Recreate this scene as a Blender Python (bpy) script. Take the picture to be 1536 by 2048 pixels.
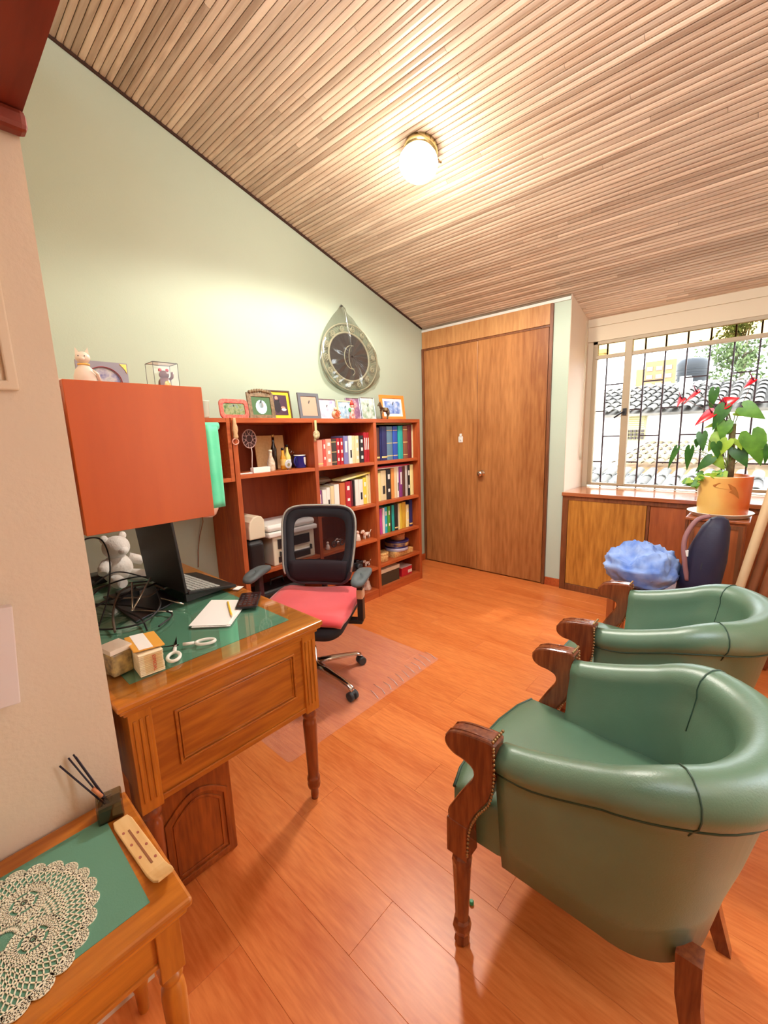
import bpy, bmesh, math, random
from mathutils import Vector, Matrix, Euler
PI = math.pi
R = math.radians
random.seed(7)
C = bpy.context.scene.collection
for o in list(bpy.data.objects): bpy.data.objects.remove(o)

# ---------------------------------------------------------------- camera
cam_d = bpy.data.cameras.new('camera')
cam = bpy.data.objects.new('camera', cam_d); C.objects.link(cam)
Fv = Vector((0.72562512, 0.66491292, -0.17708474))
Rv = Vector((0.67089002, -0.74083857, -0.03263118))
Uv = Vector((0.1528881, 0.09512638, 0.98365451))
cam.matrix_world = Matrix(((Rv.x, Uv.x, -Fv.x, 0), (Rv.y, Uv.y, -Fv.y, 0), (Rv.z, Uv.z, -Fv.z, 1.45), (0, 0, 0, 1)))
cam_d.sensor_fit = 'VERTICAL'; cam_d.sensor_height = 36; cam_d.sensor_width = 27
cam_d.lens = 853.9 / 2048 * 36
cam_d.clip_start = 0.02; cam_d.clip_end = 300
sc = bpy.context.scene
sc.camera = cam

# ---------------------------------------------------------------- world, sun, exposure
vs = sc.view_settings
vs.view_transform = 'Standard'; vs.look = 'None'; vs.gamma = 1; vs.use_curve_mapping = False
vs.exposure = 0.8
w = bpy.data.worlds.new('sky'); sc.world = w; w.use_nodes = True
wn = w.node_tree; bg = wn.nodes['Background']
tc = wn.nodes.new('ShaderNodeTexCoord'); sep = wn.nodes.new('ShaderNodeSeparateXYZ')
cr = wn.nodes.new('ShaderNodeValToRGB')
wn.links.new(tc.outputs['Generated'], sep.inputs[0]); wn.links.new(sep.outputs['Z'], cr.inputs[0])
cr.color_ramp.elements[0].position = 0.0; cr.color_ramp.elements[0].color = (0.92, 0.93, 0.95, 1)
cr.color_ramp.elements[1].position = 0.7; cr.color_ramp.elements[1].color = (0.80, 0.88, 1.0, 1)
wn.links.new(cr.outputs[0], bg.inputs[0]); bg.inputs[1].default_value = 6.5
sd = bpy.data.lights.new('sun', 'SUN'); so = bpy.data.objects.new('sun', sd); C.objects.link(so)
sd.energy = 1.0; sd.angle = R(3); sd.color = (1, 0.95, 0.86)
so.rotation_euler = (R(38), 0, R(75))
LAMP = 64.0       # watts of the ceiling lamp's point light

# ---------------------------------------------------------------- materials
MATS = {}
def srgb(c):
    def f(x):
        x = x / 255
        return x / 12.92 if x <= 0.04045 else ((x + 0.055) / 1.055) ** 2.4
    return (f(c[0]), f(c[1]), f(c[2]), 1)
def mat(name, col, rough=0.5, metal=0, noise=None, nscale=8, bump=0, bscale=60, spec=0.5, coat=0, sheen=0, vary=0, stretch=None, trans=0):
    if name in MATS: return MATS[name]
    m = bpy.data.materials.new(name); m.use_nodes = True
    t = m.node_tree; b = t.nodes['Principled BSDF']
    b.inputs['Base Color'].default_value = srgb(col); b.inputs['Roughness'].default_value = rough
    b.inputs['Metallic'].default_value = metal; b.inputs['Specular IOR Level'].default_value = spec
    if coat: b.inputs['Coat Weight'].default_value = coat; b.inputs['Coat Roughness'].default_value = 0.12
    if sheen: b.inputs['Sheen Weight'].default_value = sheen
    if trans: b.inputs['Transmission Weight'].default_value = trans
    N, L = t.nodes, t.links
    if noise or bump or vary:
        tc = N.new('ShaderNodeTexCoord'); mp = N.new('ShaderNodeMapping')
        L.new(tc.outputs['Object'], mp.inputs[0])
        if stretch: mp.inputs['Scale'].default_value = stretch
        col_out = None
        if noise:
            nz = N.new('ShaderNodeTexNoise'); nz.inputs['Scale'].default_value = nscale; nz.inputs['Detail'].default_value = 5
            L.new(mp.outputs[0], nz.inputs[0])
            rp = N.new('ShaderNodeValToRGB'); rp.color_ramp.elements[0].position = 0.32; rp.color_ramp.elements[1].position = 0.68
            rp.color_ramp.elements[0].color = srgb(col); rp.color_ramp.elements[1].color = srgb(noise)
            L.new(nz.outputs[0], rp.inputs[0]); col_out = rp.outputs[0]
        if vary:
            oi = N.new('ShaderNodeObjectInfo'); hs = N.new('ShaderNodeHueSaturation')
            mr = N.new('ShaderNodeMapRange'); mr.inputs[3].default_value = 1 - vary; mr.inputs[4].default_value = 1 + vary
            L.new(oi.outputs['Random'], mr.inputs[0]); L.new(mr.outputs[0], hs.inputs['Value'])
            if col_out: L.new(col_out, hs.inputs['Color'])
            else: hs.inputs['Color'].default_value = srgb(col)
            col_out = hs.outputs[0]
        if col_out: L.new(col_out, b.inputs['Base Color'])
        if bump:
            nb = N.new('ShaderNodeTexNoise'); nb.inputs['Scale'].default_value = bscale; nb.inputs['Detail'].default_value = 3
            L.new(mp.outputs[0], nb.inputs[0])
            bp = N.new('ShaderNodeBump'); bp.inputs['Strength'].default_value = bump; bp.inputs['Distance'].default_value = 0.004
            L.new(nb.outputs[0], bp.inputs['Height']); L.new(bp.outputs[0], b.inputs['Normal'])
    MATS[name] = m
    return m
def wood(name, dark, light, axis='z', rough=0.35, scale=3.0, vary=0.0, bump=0.08, coat=0.0, fine=0.5, spec=0.5):
    """wood with grain running along the given axis of the object"""
    if name in MATS: return MATS[name]
    m = bpy.data.materials.new(name); m.use_nodes = True
    t = m.node_tree; b = t.nodes['Principled BSDF']; N, L = t.nodes, t.links
    b.inputs['Roughness'].default_value = rough; b.inputs['Specular IOR Level'].default_value = spec
    if coat: b.inputs['Coat Weight'].default_value = coat; b.inputs['Coat Roughness'].default_value = 0.1
    tc = N.new('ShaderNodeTexCoord'); oi = N.new('ShaderNodeObjectInfo')
    mp = N.new('ShaderNodeMapping'); s = {'x': (0.12, 1, 1), 'y': (1, 0.12, 1), 'z': (1, 1, 0.12)}[axis]
    mp.inputs['Scale'].default_value = s
    add = N.new('ShaderNodeVectorMath'); add.operation = 'MULTIPLY_ADD'
    cmb = N.new('ShaderNodeCombineXYZ')
    for i in range(3): L.new(oi.outputs['Random'], cmb.inputs[i])
    add.inputs[1].default_value = (17, 23, 31)
    L.new(cmb.outputs[0], add.inputs[0]); L.new(tc.outputs['Object'], add.inputs[2])
    L.new(add.outputs[0] if vary else tc.outputs['Object'], mp.inputs[0])
    n1 = N.new('ShaderNodeTexNoise'); n1.inputs['Scale'].default_value = scale; n1.inputs['Detail'].default_value = 6; n1.inputs['Distortion'].default_value = 0.6
    n2 = N.new('ShaderNodeTexNoise'); n2.inputs['Scale'].default_value = scale * 14; n2.inputs['Detail'].default_value = 4
    L.new(mp.outputs[0], n1.inputs[0]); L.new(mp.outputs[0], n2.inputs[0])
    mx = N.new('ShaderNodeMix'); mx.inputs[0].default_value = fine
    L.new(n1.outputs[0], mx.inputs[2]); L.new(n2.outputs[0], mx.inputs[3])
    rp = N.new('ShaderNodeValToRGB'); rp.color_ramp.elements[0].position = 0.36; rp.color_ramp.elements[1].position = 0.64
    rp.color_ramp.elements[0].color = srgb(dark); rp.color_ramp.elements[1].color = srgb(light)
    L.new(mx.outputs[0], rp.inputs[0]); out = rp.outputs[0]
    if vary:
        hs = N.new('ShaderNodeHueSaturation'); mr = N.new('ShaderNodeMapRange')
        mr.inputs[3].default_value = 1 - vary; mr.inputs[4].default_value = 1 + vary
        L.new(oi.outputs['Random'], mr.inputs[0]); L.new(mr.outputs[0], hs.inputs['Value']); L.new(out, hs.inputs['Color']); out = hs.outputs[0]
    L.new(out, b.inputs['Base Color'])
    if bump:
        bp = N.new('ShaderNodeBump'); bp.inputs['Strength'].default_value = bump; bp.inputs['Distance'].default_value = 0.002
        L.new(n2.outputs[0], bp.inputs['Height']); L.new(bp.outputs[0], b.inputs['Normal'])
    MATS[name] = m
    return m
def glassy(name, tint=(255, 255, 255), gloss=0.1, rough=0.02, fres=True, gcol=(255, 255, 255), haze=0, hcol=(240, 240, 240)):
    """thin clear sheet: transparent with a fresnel-weighted reflection"""
    if name in MATS: return MATS[name]
    m = bpy.data.materials.new(name); m.use_nodes = True
    t = m.node_tree; N, L = t.nodes, t.links; N.remove(N['Principled BSDF'])
    out = N['Material Output']; tr = N.new('ShaderNodeBsdfTransparent'); gl = N.new('ShaderNodeBsdfGlossy'); mx = N.new('ShaderNodeMixShader')
    tr.inputs[0].default_value = srgb(tint); gl.inputs['Roughness'].default_value = rough; gl.inputs[0].default_value = srgb(gcol)
    if fres:
        lw = N.new('ShaderNodeLayerWeight'); lw.inputs[0].default_value = 0.5
        pw = N.new('ShaderNodeMath'); pw.operation = 'POWER'; pw.inputs[1].default_value = 5.0
        ad = N.new('ShaderNodeMath'); ad.operation = 'MULTIPLY_ADD'; ad.inputs[1].default_value = 0.9; ad.inputs[2].default_value = gloss; ad.use_clamp = True
        L.new(lw.outputs['Facing'], pw.inputs[0]); L.new(pw.outputs[0], ad.inputs[0]); L.new(ad.outputs[0], mx.inputs[0])
    else: mx.inputs[0].default_value = gloss
    base = tr.outputs[0]
    if haze:
        df = N.new('ShaderNodeBsdfDiffuse'); df.inputs[0].default_value = srgb(hcol); m2 = N.new('ShaderNodeMixShader'); m2.inputs[0].default_value = haze
        L.new(tr.outputs[0], m2.inputs[1]); L.new(df.outputs[0], m2.inputs[2]); base = m2.outputs[0]
    L.new(base, mx.inputs[1]); L.new(gl.outputs[0], mx.inputs[2]); L.new(mx.outputs[0], out.inputs[0])
    MATS[name] = m
    return m
def emis(name, col, st):
    m = bpy.data.materials.new(name); m.use_nodes = True; b = m.node_tree.nodes['Principled BSDF']
    b.inputs['Base Color'].default_value = srgb(col); b.inputs['Emission Color'].default_value = srgb(col); b.inputs['Emission Strength'].default_value = st
    return m

# ---------------------------------------------------------------- mesh helpers
class MB:
    def __init__(s): s.v = []; s.f = []; s.sm = []; s.M = Matrix.Identity(4)
    def add(s, vs_, fs, smooth=False):
        b = len(s.v); s.v += [tuple(s.M @ Vector(p)) for p in vs_]
        s.f += [tuple(i + b for i in f) for f in fs]; s.sm += [smooth] * len(fs); return s
    def box(s, x0, x1, y0, y1, z0, z1, m=None):
        vs_ = [(x, y, z) for x in (x0, x1) for y in (y0, y1) for z in (z0, z1)]
        if m: vs_ = [m @ Vector(p) for p in vs_]
        return s.add(vs_, [(0, 1, 3, 2), (4, 6, 7, 5), (0, 4, 5, 1), (2, 3, 7, 6), (0, 2, 6, 4), (1, 5, 7, 3)])
    def cbox(s, c, d, rot=None):
        m = Matrix.Translation(c) @ (Euler(rot).to_matrix().to_4x4() if rot else Matrix.Identity(4))
        return s.box(-d[0] / 2, d[0] / 2, -d[1] / 2, d[1] / 2, -d[2] / 2, d[2] / 2, m)
    def prism(s, pts, d0, d1, axis='z', smooth=False):
        """polygon pts (a,b) extruded along axis; plane: z->(x,y) y->(x,z) x->(y,z)"""
        def P(a, b, d): return {'z': (a, b, d), 'y': (a, d, b), 'x': (d, a, b)}[axis]
        n = len(pts); vs_ = [P(a, b, d0) for a, b in pts] + [P(a, b, d1) for a, b in pts]
        s.add(vs_, [tuple(range(n)), tuple(range(2 * n - 1, n - 1, -1))])
        s.add(vs_, [(i, (i + 1) % n, n + (i + 1) % n, n + i) for i in range(n)], smooth); return s
    def ring(s, outer, inner, d0, d1, axis='z'):
        def P(a, b, d): return {'z': (a, b, d), 'y': (a, d, b), 'x': (d, a, b)}[axis]
        n = len(outer); vs_ = []
        for L_, d in ((outer, d0), (inner, d0), (outer, d1), (inner, d1)): vs_ += [P(a, b, d) for a, b in L_]
        fs = []
        for i in range(n):
            j = (i + 1) % n
            fs += [(i, j, n + j, n + i), (2 * n + j, 2 * n + i, 3 * n + i, 3 * n + j), (i, 2 * n + i, 2 * n + j, j), (n + j, 3 * n + j, 3 * n + i, n + i)]
        return s.add(vs_, fs)
    def loft(s, rings, closed=True, caps=True, smooth=True, loop=False):
        n = len(rings[0]); vs_ = [p for r in rings for p in r]; fs = []
        m = len(rings)
        for i in range(m if loop else m - 1):
            for j in range(n if closed else n - 1):
                a = i * n + j; b = i * n + (j + 1) % n; k = ((i + 1) % m) * n
                fs.append((a, b, k + (j + 1) % n, k + j))
        s.add(vs_, fs, smooth)
        if caps and not loop:
            s.add(rings[0], [tuple(range(n - 1, -1, -1))]); s.add(rings[-1], [tuple(range(n))])
        return s
    def lathe(s, prof, c=(0, 0, 0), n=20, smooth=True, sx=1, sy=1, caps=True):
        return s.loft([[(c[0] + r * sx * math.cos(2 * PI * i / n), c[1] + r * sy * math.sin(2 * PI * i / n), c[2] + z) for i in range(n)] for r, z in prof], smooth=smooth, caps=caps)
    def tube(s, pts, r, n=8, caps=True, loop=False, rs=None):
        pts = [Vector(p) for p in pts]; m = len(pts); rings = []
        up = Vector((0, 0, 1)); prev = None
        for i, p in enumerate(pts):
            a = pts[(i - 1) % m] if (i or loop) else p; b = pts[(i + 1) % m] if (i < m - 1 or loop) else p
            t = (b - a).normalized()
            if prev is None:
                u = t.cross(up)
                if u.length < 1e-3: u = t.cross(Vector((1, 0, 0)))
            else: u = prev - t * prev.dot(t)
            u.normalize(); prev = u; v_ = t.cross(u)
            rr = rs[i] if rs else r
            rings.append([tuple(p + u * rr * math.cos(2 * PI * k / n) + v_ * rr * math.sin(2 * PI * k / n)) for k in range(n)])
        return s.loft(rings, caps=caps, loop=loop)
    def ball(s, c, r, n=12, m=8, rot=None):
        if not hasattr(r, '__len__'): r = (r, r, r)
        Mx = Matrix.Translation(c) @ (Euler(rot).to_matrix().to_4x4() if rot else Matrix.Identity(4))
        rings = []
        for i in range(m + 1):
            a = -PI / 2 + PI * i / m; q = max(math.cos(a), 0.02)
            rings.append([tuple(Mx @ Vector((r[0] * q * math.cos(2 * PI * k / n), r[1] * q * math.sin(2 * PI * k / n), r[2] * math.sin(a)))) for k in range(n)])
        return s.loft(rings)
def tag(o, label=None, cat=None, group=None, kind=None):
    if label: o['label'] = label
    if cat: o['category'] = cat
    if group: o['group'] = group
    if kind: o['kind'] = kind
    return o
def build(name, mb, m, parent=None, bevel=0, loc=None, seg=2, sub=0):
    me = bpy.data.meshes.new(name); me.from_pydata(mb.v, [], mb.f)
    me.polygons.foreach_set('use_smooth', mb.sm); me.validate(); me.update()
    bm = bmesh.new(); bm.from_mesh(me); bmesh.ops.remove_doubles(bm, verts=bm.verts, dist=1e-5)
    bmesh.ops.recalc_face_normals(bm, faces=bm.faces); bm.to_mesh(me); bm.free()
    me.materials.append(m)
    o = bpy.data.objects.new(name, me); C.objects.link(o)
    if parent: o.parent = parent
    if loc: o.location = loc
    if bevel:
        b = o.modifiers.new('bevel', 'BEVEL'); b.width = bevel; b.segments = seg; b.limit_method = 'ANGLE'; b.angle_limit = R(40)
    if sub:
        q = o.modifiers.new('sub', 'SUBSURF'); q.levels = sub; q.render_levels = sub
    return o
def thing(name, label, cat, loc=(0, 0, 0), rz=0, group=None):
    o = bpy.data.objects.new(name, None); C.objects.link(o); o.location = loc; o.rotation_euler = (0, 0, rz)
    o.empty_display_size = 0.1
    return tag(o, label, cat, group)
def solo(name, mb, m, label, cat, group=None, **k): return tag(build(name, mb, m, **k), label, cat, group)
def struct(name, mb, m, **k): return tag(build(name, mb, m, **k), kind='structure')
def dup(root, loc, rz=None, label=None):
    r = root.copy(); C.objects.link(r); r.location = loc
    if rz is not None: r.rotation_euler = (0, 0, rz)
    if label: r['label'] = label
    for ch in list(root.children):
        c = ch.copy(); C.objects.link(c); c.parent = r
        for g in ch.children: d = g.copy(); C.objects.link(d); d.parent = c
    return r
def rrect(x0, x1, y0, y1, r, n=5):
    pts = []
    for cx, cy, a0 in ((x1 - r, y1 - r, 0), (x0 + r, y1 - r, 90), (x0 + r, y0 + r, 180), (x1 - r, y0 + r, 270)):
        for i in range(n + 1):
            a = R(a0 + 90 * i / n); pts.append((cx + r * math.cos(a), cy + r * math.sin(a)))
    return pts
def text_obj(body, size, m, parent, loc, rot, extrude=0.0006, name='lettering'):
    c = bpy.data.curves.new(name, 'FONT'); c.body = body; c.size = size; c.extrude = extrude; c.align_x = 'CENTER'; c.align_y = 'CENTER'
    o = bpy.data.objects.new(name, c); C.objects.link(o); o.parent = parent; o.location = loc; o.rotation_euler = rot
    c.materials.append(m); bpy.context.view_layer.update()
    me = bpy.data.meshes.new_from_object(o.evaluated_get(bpy.context.evaluated_depsgraph_get()))
    q = bpy.data.objects.new(name, me); C.objects.link(q); q.parent = parent; q.location = loc; q.rotation_euler = rot
    if not me.materials: me.materials.append(m)
    bpy.data.objects.remove(o); return q
def catmull(pts, n=6, closed=False):
    pts = [Vector(p) for p in pts]; out = []; m = len(pts)
    rng = range(m) if closed else range(m - 1)
    for i in rng:
        if closed: p0, p1, p2, p3 = pts[(i - 1) % m], pts[i], pts[(i + 1) % m], pts[(i + 2) % m]
        else: p0, p1, p2, p3 = pts[max(i - 1, 0)], pts[i], pts[i + 1], pts[min(i + 2, m - 1)]
        for k in range(n):
            t = k / n
            out.append(0.5 * ((2 * p1) + (p2 - p0) * t + (2 * p0 - 5 * p1 + 4 * p2 - p3) * t * t + (3 * p1 - p0 - 3 * p2 + p3) * t ** 3))
    if not closed: out.append(pts[-1])
    return [tuple(p) for p in out]

# palette
M_sage = mat('sage_paint', (187, 200, 180), 0.75, noise=(181, 195, 174), nscale=1.5, bump=0.12, bscale=120)
M_beige = mat('beige_paint', (226, 208, 184), 0.8, noise=(221, 202, 177), nscale=2, bump=0.25, bscale=90)
M_white = mat('white_paint', (226, 222, 210), 0.7, bump=0.05)
M_valance = mat('valance_paint', (206, 190, 162), 0.7, bump=0.05)
M_reveal = mat('reveal_paint', (222, 200, 176), 0.7, bump=0.05)
M_slat = wood('ceiling_slat_wood', (178, 152, 128), (230, 210, 186), 'y', 0.4, 2.6, vary=0.14, bump=0.1)
M_slatgap = mat('ceiling_gap', (62, 38, 26), 0.9)
M_plank = wood('laminate_plank', (206, 106, 46), (232, 140, 74), 'y', 0.33, 7.0, vary=0.03, bump=0.05)
M_sub = mat('subfloor', (70, 30, 15), 0.9)
M_shelf = wood('bookcase_wood', (156, 68, 28), (194, 98, 46), 'x', 0.45, 4)
M_shelfv = wood('bookcase_wood_upright', (156, 68, 28), (194, 98, 46), 'z', 0.45, 4)
M_door = wood('closet_veneer', (138, 80, 36), (198, 136, 78), 'z', 0.36, 2.6, fine=0.35)
M_doorh = wood('closet_veneer_header', (176, 118, 66), (204, 150, 92), 'z', 0.4, 4)
M_frame = wood('closet_frame_wood', (100, 54, 28), (140, 84, 46), 'z', 0.4, 4)
M_desk = wood('desk_wood', (160, 86, 22), (208, 128, 40), 'x', 0.34, 4, coat=0.2)
M_deskz = wood('desk_wood_upright', (160, 86, 22), (208, 128, 40), 'z', 0.34, 4, coat=0.2)
M_hutch = wood('hutch_wood', (182, 74, 10), (206, 94, 18), 'z', 0.4, 1.6, fine=0.2)
M_bench = wood('bench_wood', (150, 92, 30), (208, 146, 62), 'z', 0.36, 3)
M_bench_r = wood('bench_wood_red', (140, 72, 34), (176, 98, 50), 'z', 0.4, 3)
M_benchtop = wood('bench_top_wood', (150, 84, 48), (184, 112, 70), 'y', 0.16, 3, coat=0.6)
M_armwood = wood('armchair_wood', (100, 44, 22), (150, 80, 42), 'z', 0.26, 6, coat=0.4)
M_leather = mat('green_leather', (92, 128, 102), 0.38, noise=(84, 119, 94), nscale=6, bump=0.1, bscale=260, spec=1.0)
M_leather_d = mat('green_leather_piping', (52, 80, 64), 0.4)
M_brass = mat('brass', (168, 138, 96), 0.35, 1)
M_baize = mat('green_baize', (96, 148, 124), 0.7, bump=0.1, bscale=300)
M_glass = glassy('clear_glass', (254, 254, 254), 0.02, 0.01)
M_pane = glassy('window_pane', (250, 252, 252), 0.0, 0.01)
M_black = mat('black_plastic', (24, 24, 26), 0.4)
M_dark = mat('dark_grey_plastic', (52, 56, 58), 0.45)
M_chrome = mat('chrome', (210, 208, 205), 0.14, 1)
M_whitep = mat('white_plastic', (232, 230, 222), 0.4)
M_cream = mat('cream_plastic', (224, 212, 184), 0.45)
M_paper = mat('paper', (238, 236, 232), 0.8)
M_iron = mat('grille_iron', (52, 26, 30), 0.5)
M_alu = mat('window_frame_paint', (166, 148, 118), 0.5)

# ================================================================ SETTING
YW = 2.93                       # sage wall
def zc(x): return 3.745 - 0.305 * x    # underside of the sloping ceiling
mb = MB(); mb.box(-0.9, 4.45, -1.25, 3.05, -0.06, -0.009)
floor = struct('floor', mb, M_sub)
pl = MB(); pl.box(0.0002, 0.1898, 0.0002, 1.1998, -0.009, 0)
p0 = None
for i in range(28):
    off = (i * 0.47) % 1.2
    for j in range(4):
        y0 = -1.8 + off + 1.2 * j
        if y0 > 2.93: continue
        if p0 is None:
            p0 = build('plank', pl, M_plank, floor, bevel=0.0006, seg=1); o = p0
        else: o = p0.copy(); C.objects.link(o); o.parent = floor
        o.location = (-0.9 + 0.19 * i, y0, 0)
# ceiling
ang = math.atan(0.305)
mb = MB()
mb.add([(0.0, -1.25, zc(0.0) + 0.014), (4.5, -1.25, zc(4.5) + 0.014), (4.5, 3.05, zc(4.5) + 0.014), (0.0, 3.05, zc(0.0) + 0.014),
        (0.0, -1.25, zc(0) + 0.08), (4.5, -1.25, zc(4.5) + 0.08), (4.5, 3.05, zc(4.5) + 0.08), (0, 3.05, zc(0) + 0.08)],
       [(0, 1, 2, 3), (7, 6, 5, 4), (0, 4, 5, 1), (1, 5, 6, 2), (2, 6, 7, 3), (3, 7, 4, 0)])
ceiling = struct('ceiling', mb, M_slatgap)
sl = MB(); sw = 0.0296
prof = [(-sw / 2, 0.014), (-sw / 2, 0.004), (-sw / 2 + 0.004, 0.0006), (0, -0.0012), (sw / 2 - 0.004, 0.0006), (sw / 2, 0.004), (sw / 2, 0.014)]
sl.prism(prof, 0, 1, 'y')
s0 = None
pitch = 0.0322; i = 0; x = 0.1
rs_ = random.Random(3)
while x < 4.40:
    cut = -0.2 + 2.6 * rs_.random()
    for a, b in ((-1.2, cut), (cut + 0.0015, 2.93)):
        if s0 is None: s0 = build('slat', sl, M_slat, ceiling); o = s0
        else: o = s0.copy(); C.objects.link(o); o.parent = ceiling
        o.location = (x, a, zc(x)); o.rotation_euler = (0, ang, 0); o.scale = (1, b - a, 1)
    x += pitch * math.cos(ang)
# walls
mb = MB(); mb.prism([(0.0, -0.0), (4.5, 0.0), (4.5, zc(4.5) + 0.01), (0.0, zc(0) + 0.01)], YW, YW + 0.1, 'y')
struct('wall_left', mb, M_sage)
mb = MB(); mb.box(-0.9, 0.235, 1.13, 2.929, 0, 3.6)
struct('wall_near', mb, M_beige)
mb = MB()
for a in (3.895,):
    mb.box(a, 3.99, 1.375, 1.518, 0, zc(3.95))                                 # strip beside the closet
    mb.box(a, 3.99, 1.518, 2.929, 2.515, zc(3.99) + 0.005)                       # white strip above
    mb.box(3.99, 4.4, 1.3755, 2.93, 0, zc(4.4) - 0.005)
struct('wall_end', mb, M_sage)
mb = MB(); mb.prism([(3.899, 0), (4.395, 0), (4.395, zc(4.395)), (3.899, zc(3.899))], 1.372, 1.376, 'y')
struct('wall_reveal', mb, M_reveal)
mb = MB(); mb.box(3.885, 3.9, 1.375, 2.929, 2.512, 2.538)
struct('trim_1', mb, M_white)
mb = MB()                                                                        # window wall: pieces round the opening
mb.box(4.37, 4.47, -0.6, 1.375, 0, 0.9); mb.box(4.37, 4.47, 1.325, 1.372, 0.9, 2.45)
mb.box(4.37, 4.47, -0.6, -0.28, 0.9, 2.45); mb.box(4.355, 4.47, -0.6, 1.372, 2.225, zc(4.37) + 0.02)
struct('wall_window_side', mb, M_valance)
mb = MB(); mb.box(4.345, 4.356, -0.6, 1.372, 2.352, 2.43)
struct('trim_2', mb, M_valance)
mb = MB(); mb.prism([(1.7, 0), (4.45, 0), (4.45, zc(4.45)), (1.7, zc(1.7))], -0.7, -0.6, 'y')
struct('wall_right', mb, M_beige)
mb = MB(); mb.box(-1.0, -0.9, -1.25, 1.13, 0, 2.066); struct('wall_back', mb, M_beige)
mb = MB(); mb.box(-0.9, 1.7, -1.3, -1.2, 0, 3.6); struct('wall_right_back', mb, M_beige)
mb = MB(); mb.box(3.884, 3.897, 1.372, 1.516, 0, 0.075)
struct('baseboard_end', mb, M_shelf, bevel=0.003)
mb = MB(); mb.box(3.33, 3.895, 2.915, 2.929, 0, 0.075)
struct('baseboard_left', mb, M_shelf, bevel=0.003)
mb = MB(); mb.tube([(0.1 + 0.43 * k, YW - 0.006, zc(0.1 + 0.43 * k) - 0.007) for k in range(9)] + [(3.88, YW - 0.006, zc(3.88) - 0.007)], 0.009, 6)
struct('trim_3', mb, M_slatgap)
# wooden soffit above the photographer
M_soffit = wood('soffit_wood', (120, 44, 26), (150, 62, 38), 'y', 0.55, 3)
mb = MB(); mb.box(-0.9, 0.24, -1.2, 1.13, 2.066, 2.2)
soff = struct('trim_4', mb, M_soffit)
mb = MB(); mb.box(-0.9, 0.244, 1.092, 1.128, 2.03, 2.066)
struct('trim_5', mb, M_soffit, bevel=0.01)

# closet doors
mb = MB(); mb.box(3.901, 3.98, 1.52, 2.928, 0.001, 2.51); struct('closet_gap_shade', mb, M_slatgap)  # dark sheet behind the doors, paints the shade in their gaps
mb = MB(); mb.box(3.882, 3.9, 1.526, 2.925, 2.345, 2.515)
struct('trim_6', mb, M_doorh, bevel=0.002)
mb = MB(); mb.box(3.872, 3.9, 2.9, 2.927, 0, 2.345); mb.box(3.872, 3.9, 1.514, 1.542, 0, 2.51); mb.box(3.89, 3.9, 1.514, 2.927, 2.325, 2.345)
struct('trim_7', mb, M_frame, bevel=0.003)
mb = MB(); mb.box(3.878, 3.9, 2.243, 2.896, 0.012, 2.322)
d1 = struct('door_1', mb, M_door, bevel=0.003)
mb = MB(); mb.box(3.874, 3.9, 1.547, 2.238, 0.012, 2.322)
d2 = struct('door_2', mb, M_door, bevel=0.003)
mb = MB(); mb.M = Matrix.Translation((3.874, 2.181, 1.037)) @ Matrix.Rotation(-PI / 2, 4, 'Y')
mb.lathe([(0.031, 0), (0.031, 0.004), (0.012, 0.006), (0.011, 0.028), (0.024, 0.034), (0.031, 0.048), (0.026, 0.062), (0.008, 0.068)], n=24)
build('door_knob', mb, mat('satin_silver', (214, 196, 176), 0.22, 1), d2)
t = thing('hook_plate', 'small white stick-on hook plate on the left closet door', 'hook', (3.878, 2.435, 1.35))
mb = MB(); mb.prism(rrect(-0.026, 0.026, 0, 0.062, 0.008), -0.005, 0, 'x'); build('plate', mb, M_whitep, t)
mb = MB(); mb.prism(rrect(-0.013, 0.013, 0.058, 0.09, 0.006), -0.005, 0, 'x'); mb.cbox((-0.01, 0, 0.03), (0.012, 0.012, 0.018)); build('hook', mb, M_whitep, t)

# window: frame, stile, panes
mb = MB()
mb.box(4.36, 4.4, 1.285, 1.325, 0.93, 2.225); mb.box(4.36, 4.4, -0.28, -0.25, 0.93, 2.225)
mb.box(4.36, 4.4, -0.28, 1.325, 2.195, 2.225); mb.box(4.36, 4.4, -0.28, 1.325, 0.915, 0.94)
win = struct('window_1', mb, M_alu, bevel=0.003)
mb = MB(); mb.box(4.35, 4.4, -0.27, 1.3, 2.068, 2.098); build('transom', mb, M_alu, win, bevel=0.003)
mb = MB(); mb.box(4.345, 4.395, 1.0, 1.058, 0.92, 2.2); build('stile', mb, M_alu, win, bevel=0.004)
mb = MB(); mb.tube([(4.34, 1.03, 1.585), (4.325, 1.03, 1.585), (4.318, 1.06, 1.57), (4.312, 1.105, 1.535)], 0.008, 8); mb.cbox((4.34, 1.028, 1.585), (0.02, 0.03, 0.06)); build('handle', mb, M_black, win)
for a, b, c, d in ((-0.25, 1.0, 0.94, 2.068), (1.058, 1.285, 0.94, 2.068)):
    mb = MB(); mb.box(4.376, 4.38, a, b, c, d); build('pane', mb, M_pane, win)
M_tintpane = glassy('tinted_pane', (206, 192, 160), 0.0, 0.2)  # tan tint on the upper panes, stands for the eave beyond
for a, b in ((-0.25, 1.0), (1.058, 1.285)):
    mb = MB(); mb.box(4.376, 4.38, a, b, 2.098, 2.195); build('pane', mb, M_tintpane, win)
# curtain cords at the reveal corner
for k, (y, x) in enumerate(((1.362, 4.30), (1.36, 4.26))):
    mb = MB(); mb.tube([(x, y, 2.4), (x - 0.01, y, 1.9), (x - 0.02, y, 1.4), (x - 0.03, y + 0.003, 1.2), (x - 0.01, y, 1.16), (x, y, 1.25)], 0.0025, 5)
    solo('blind_cord', mb, M_cream, ['longer', 'shorter'][k] + ' thin blind cord hanging on the reveal left of the window', 'cord')
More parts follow.
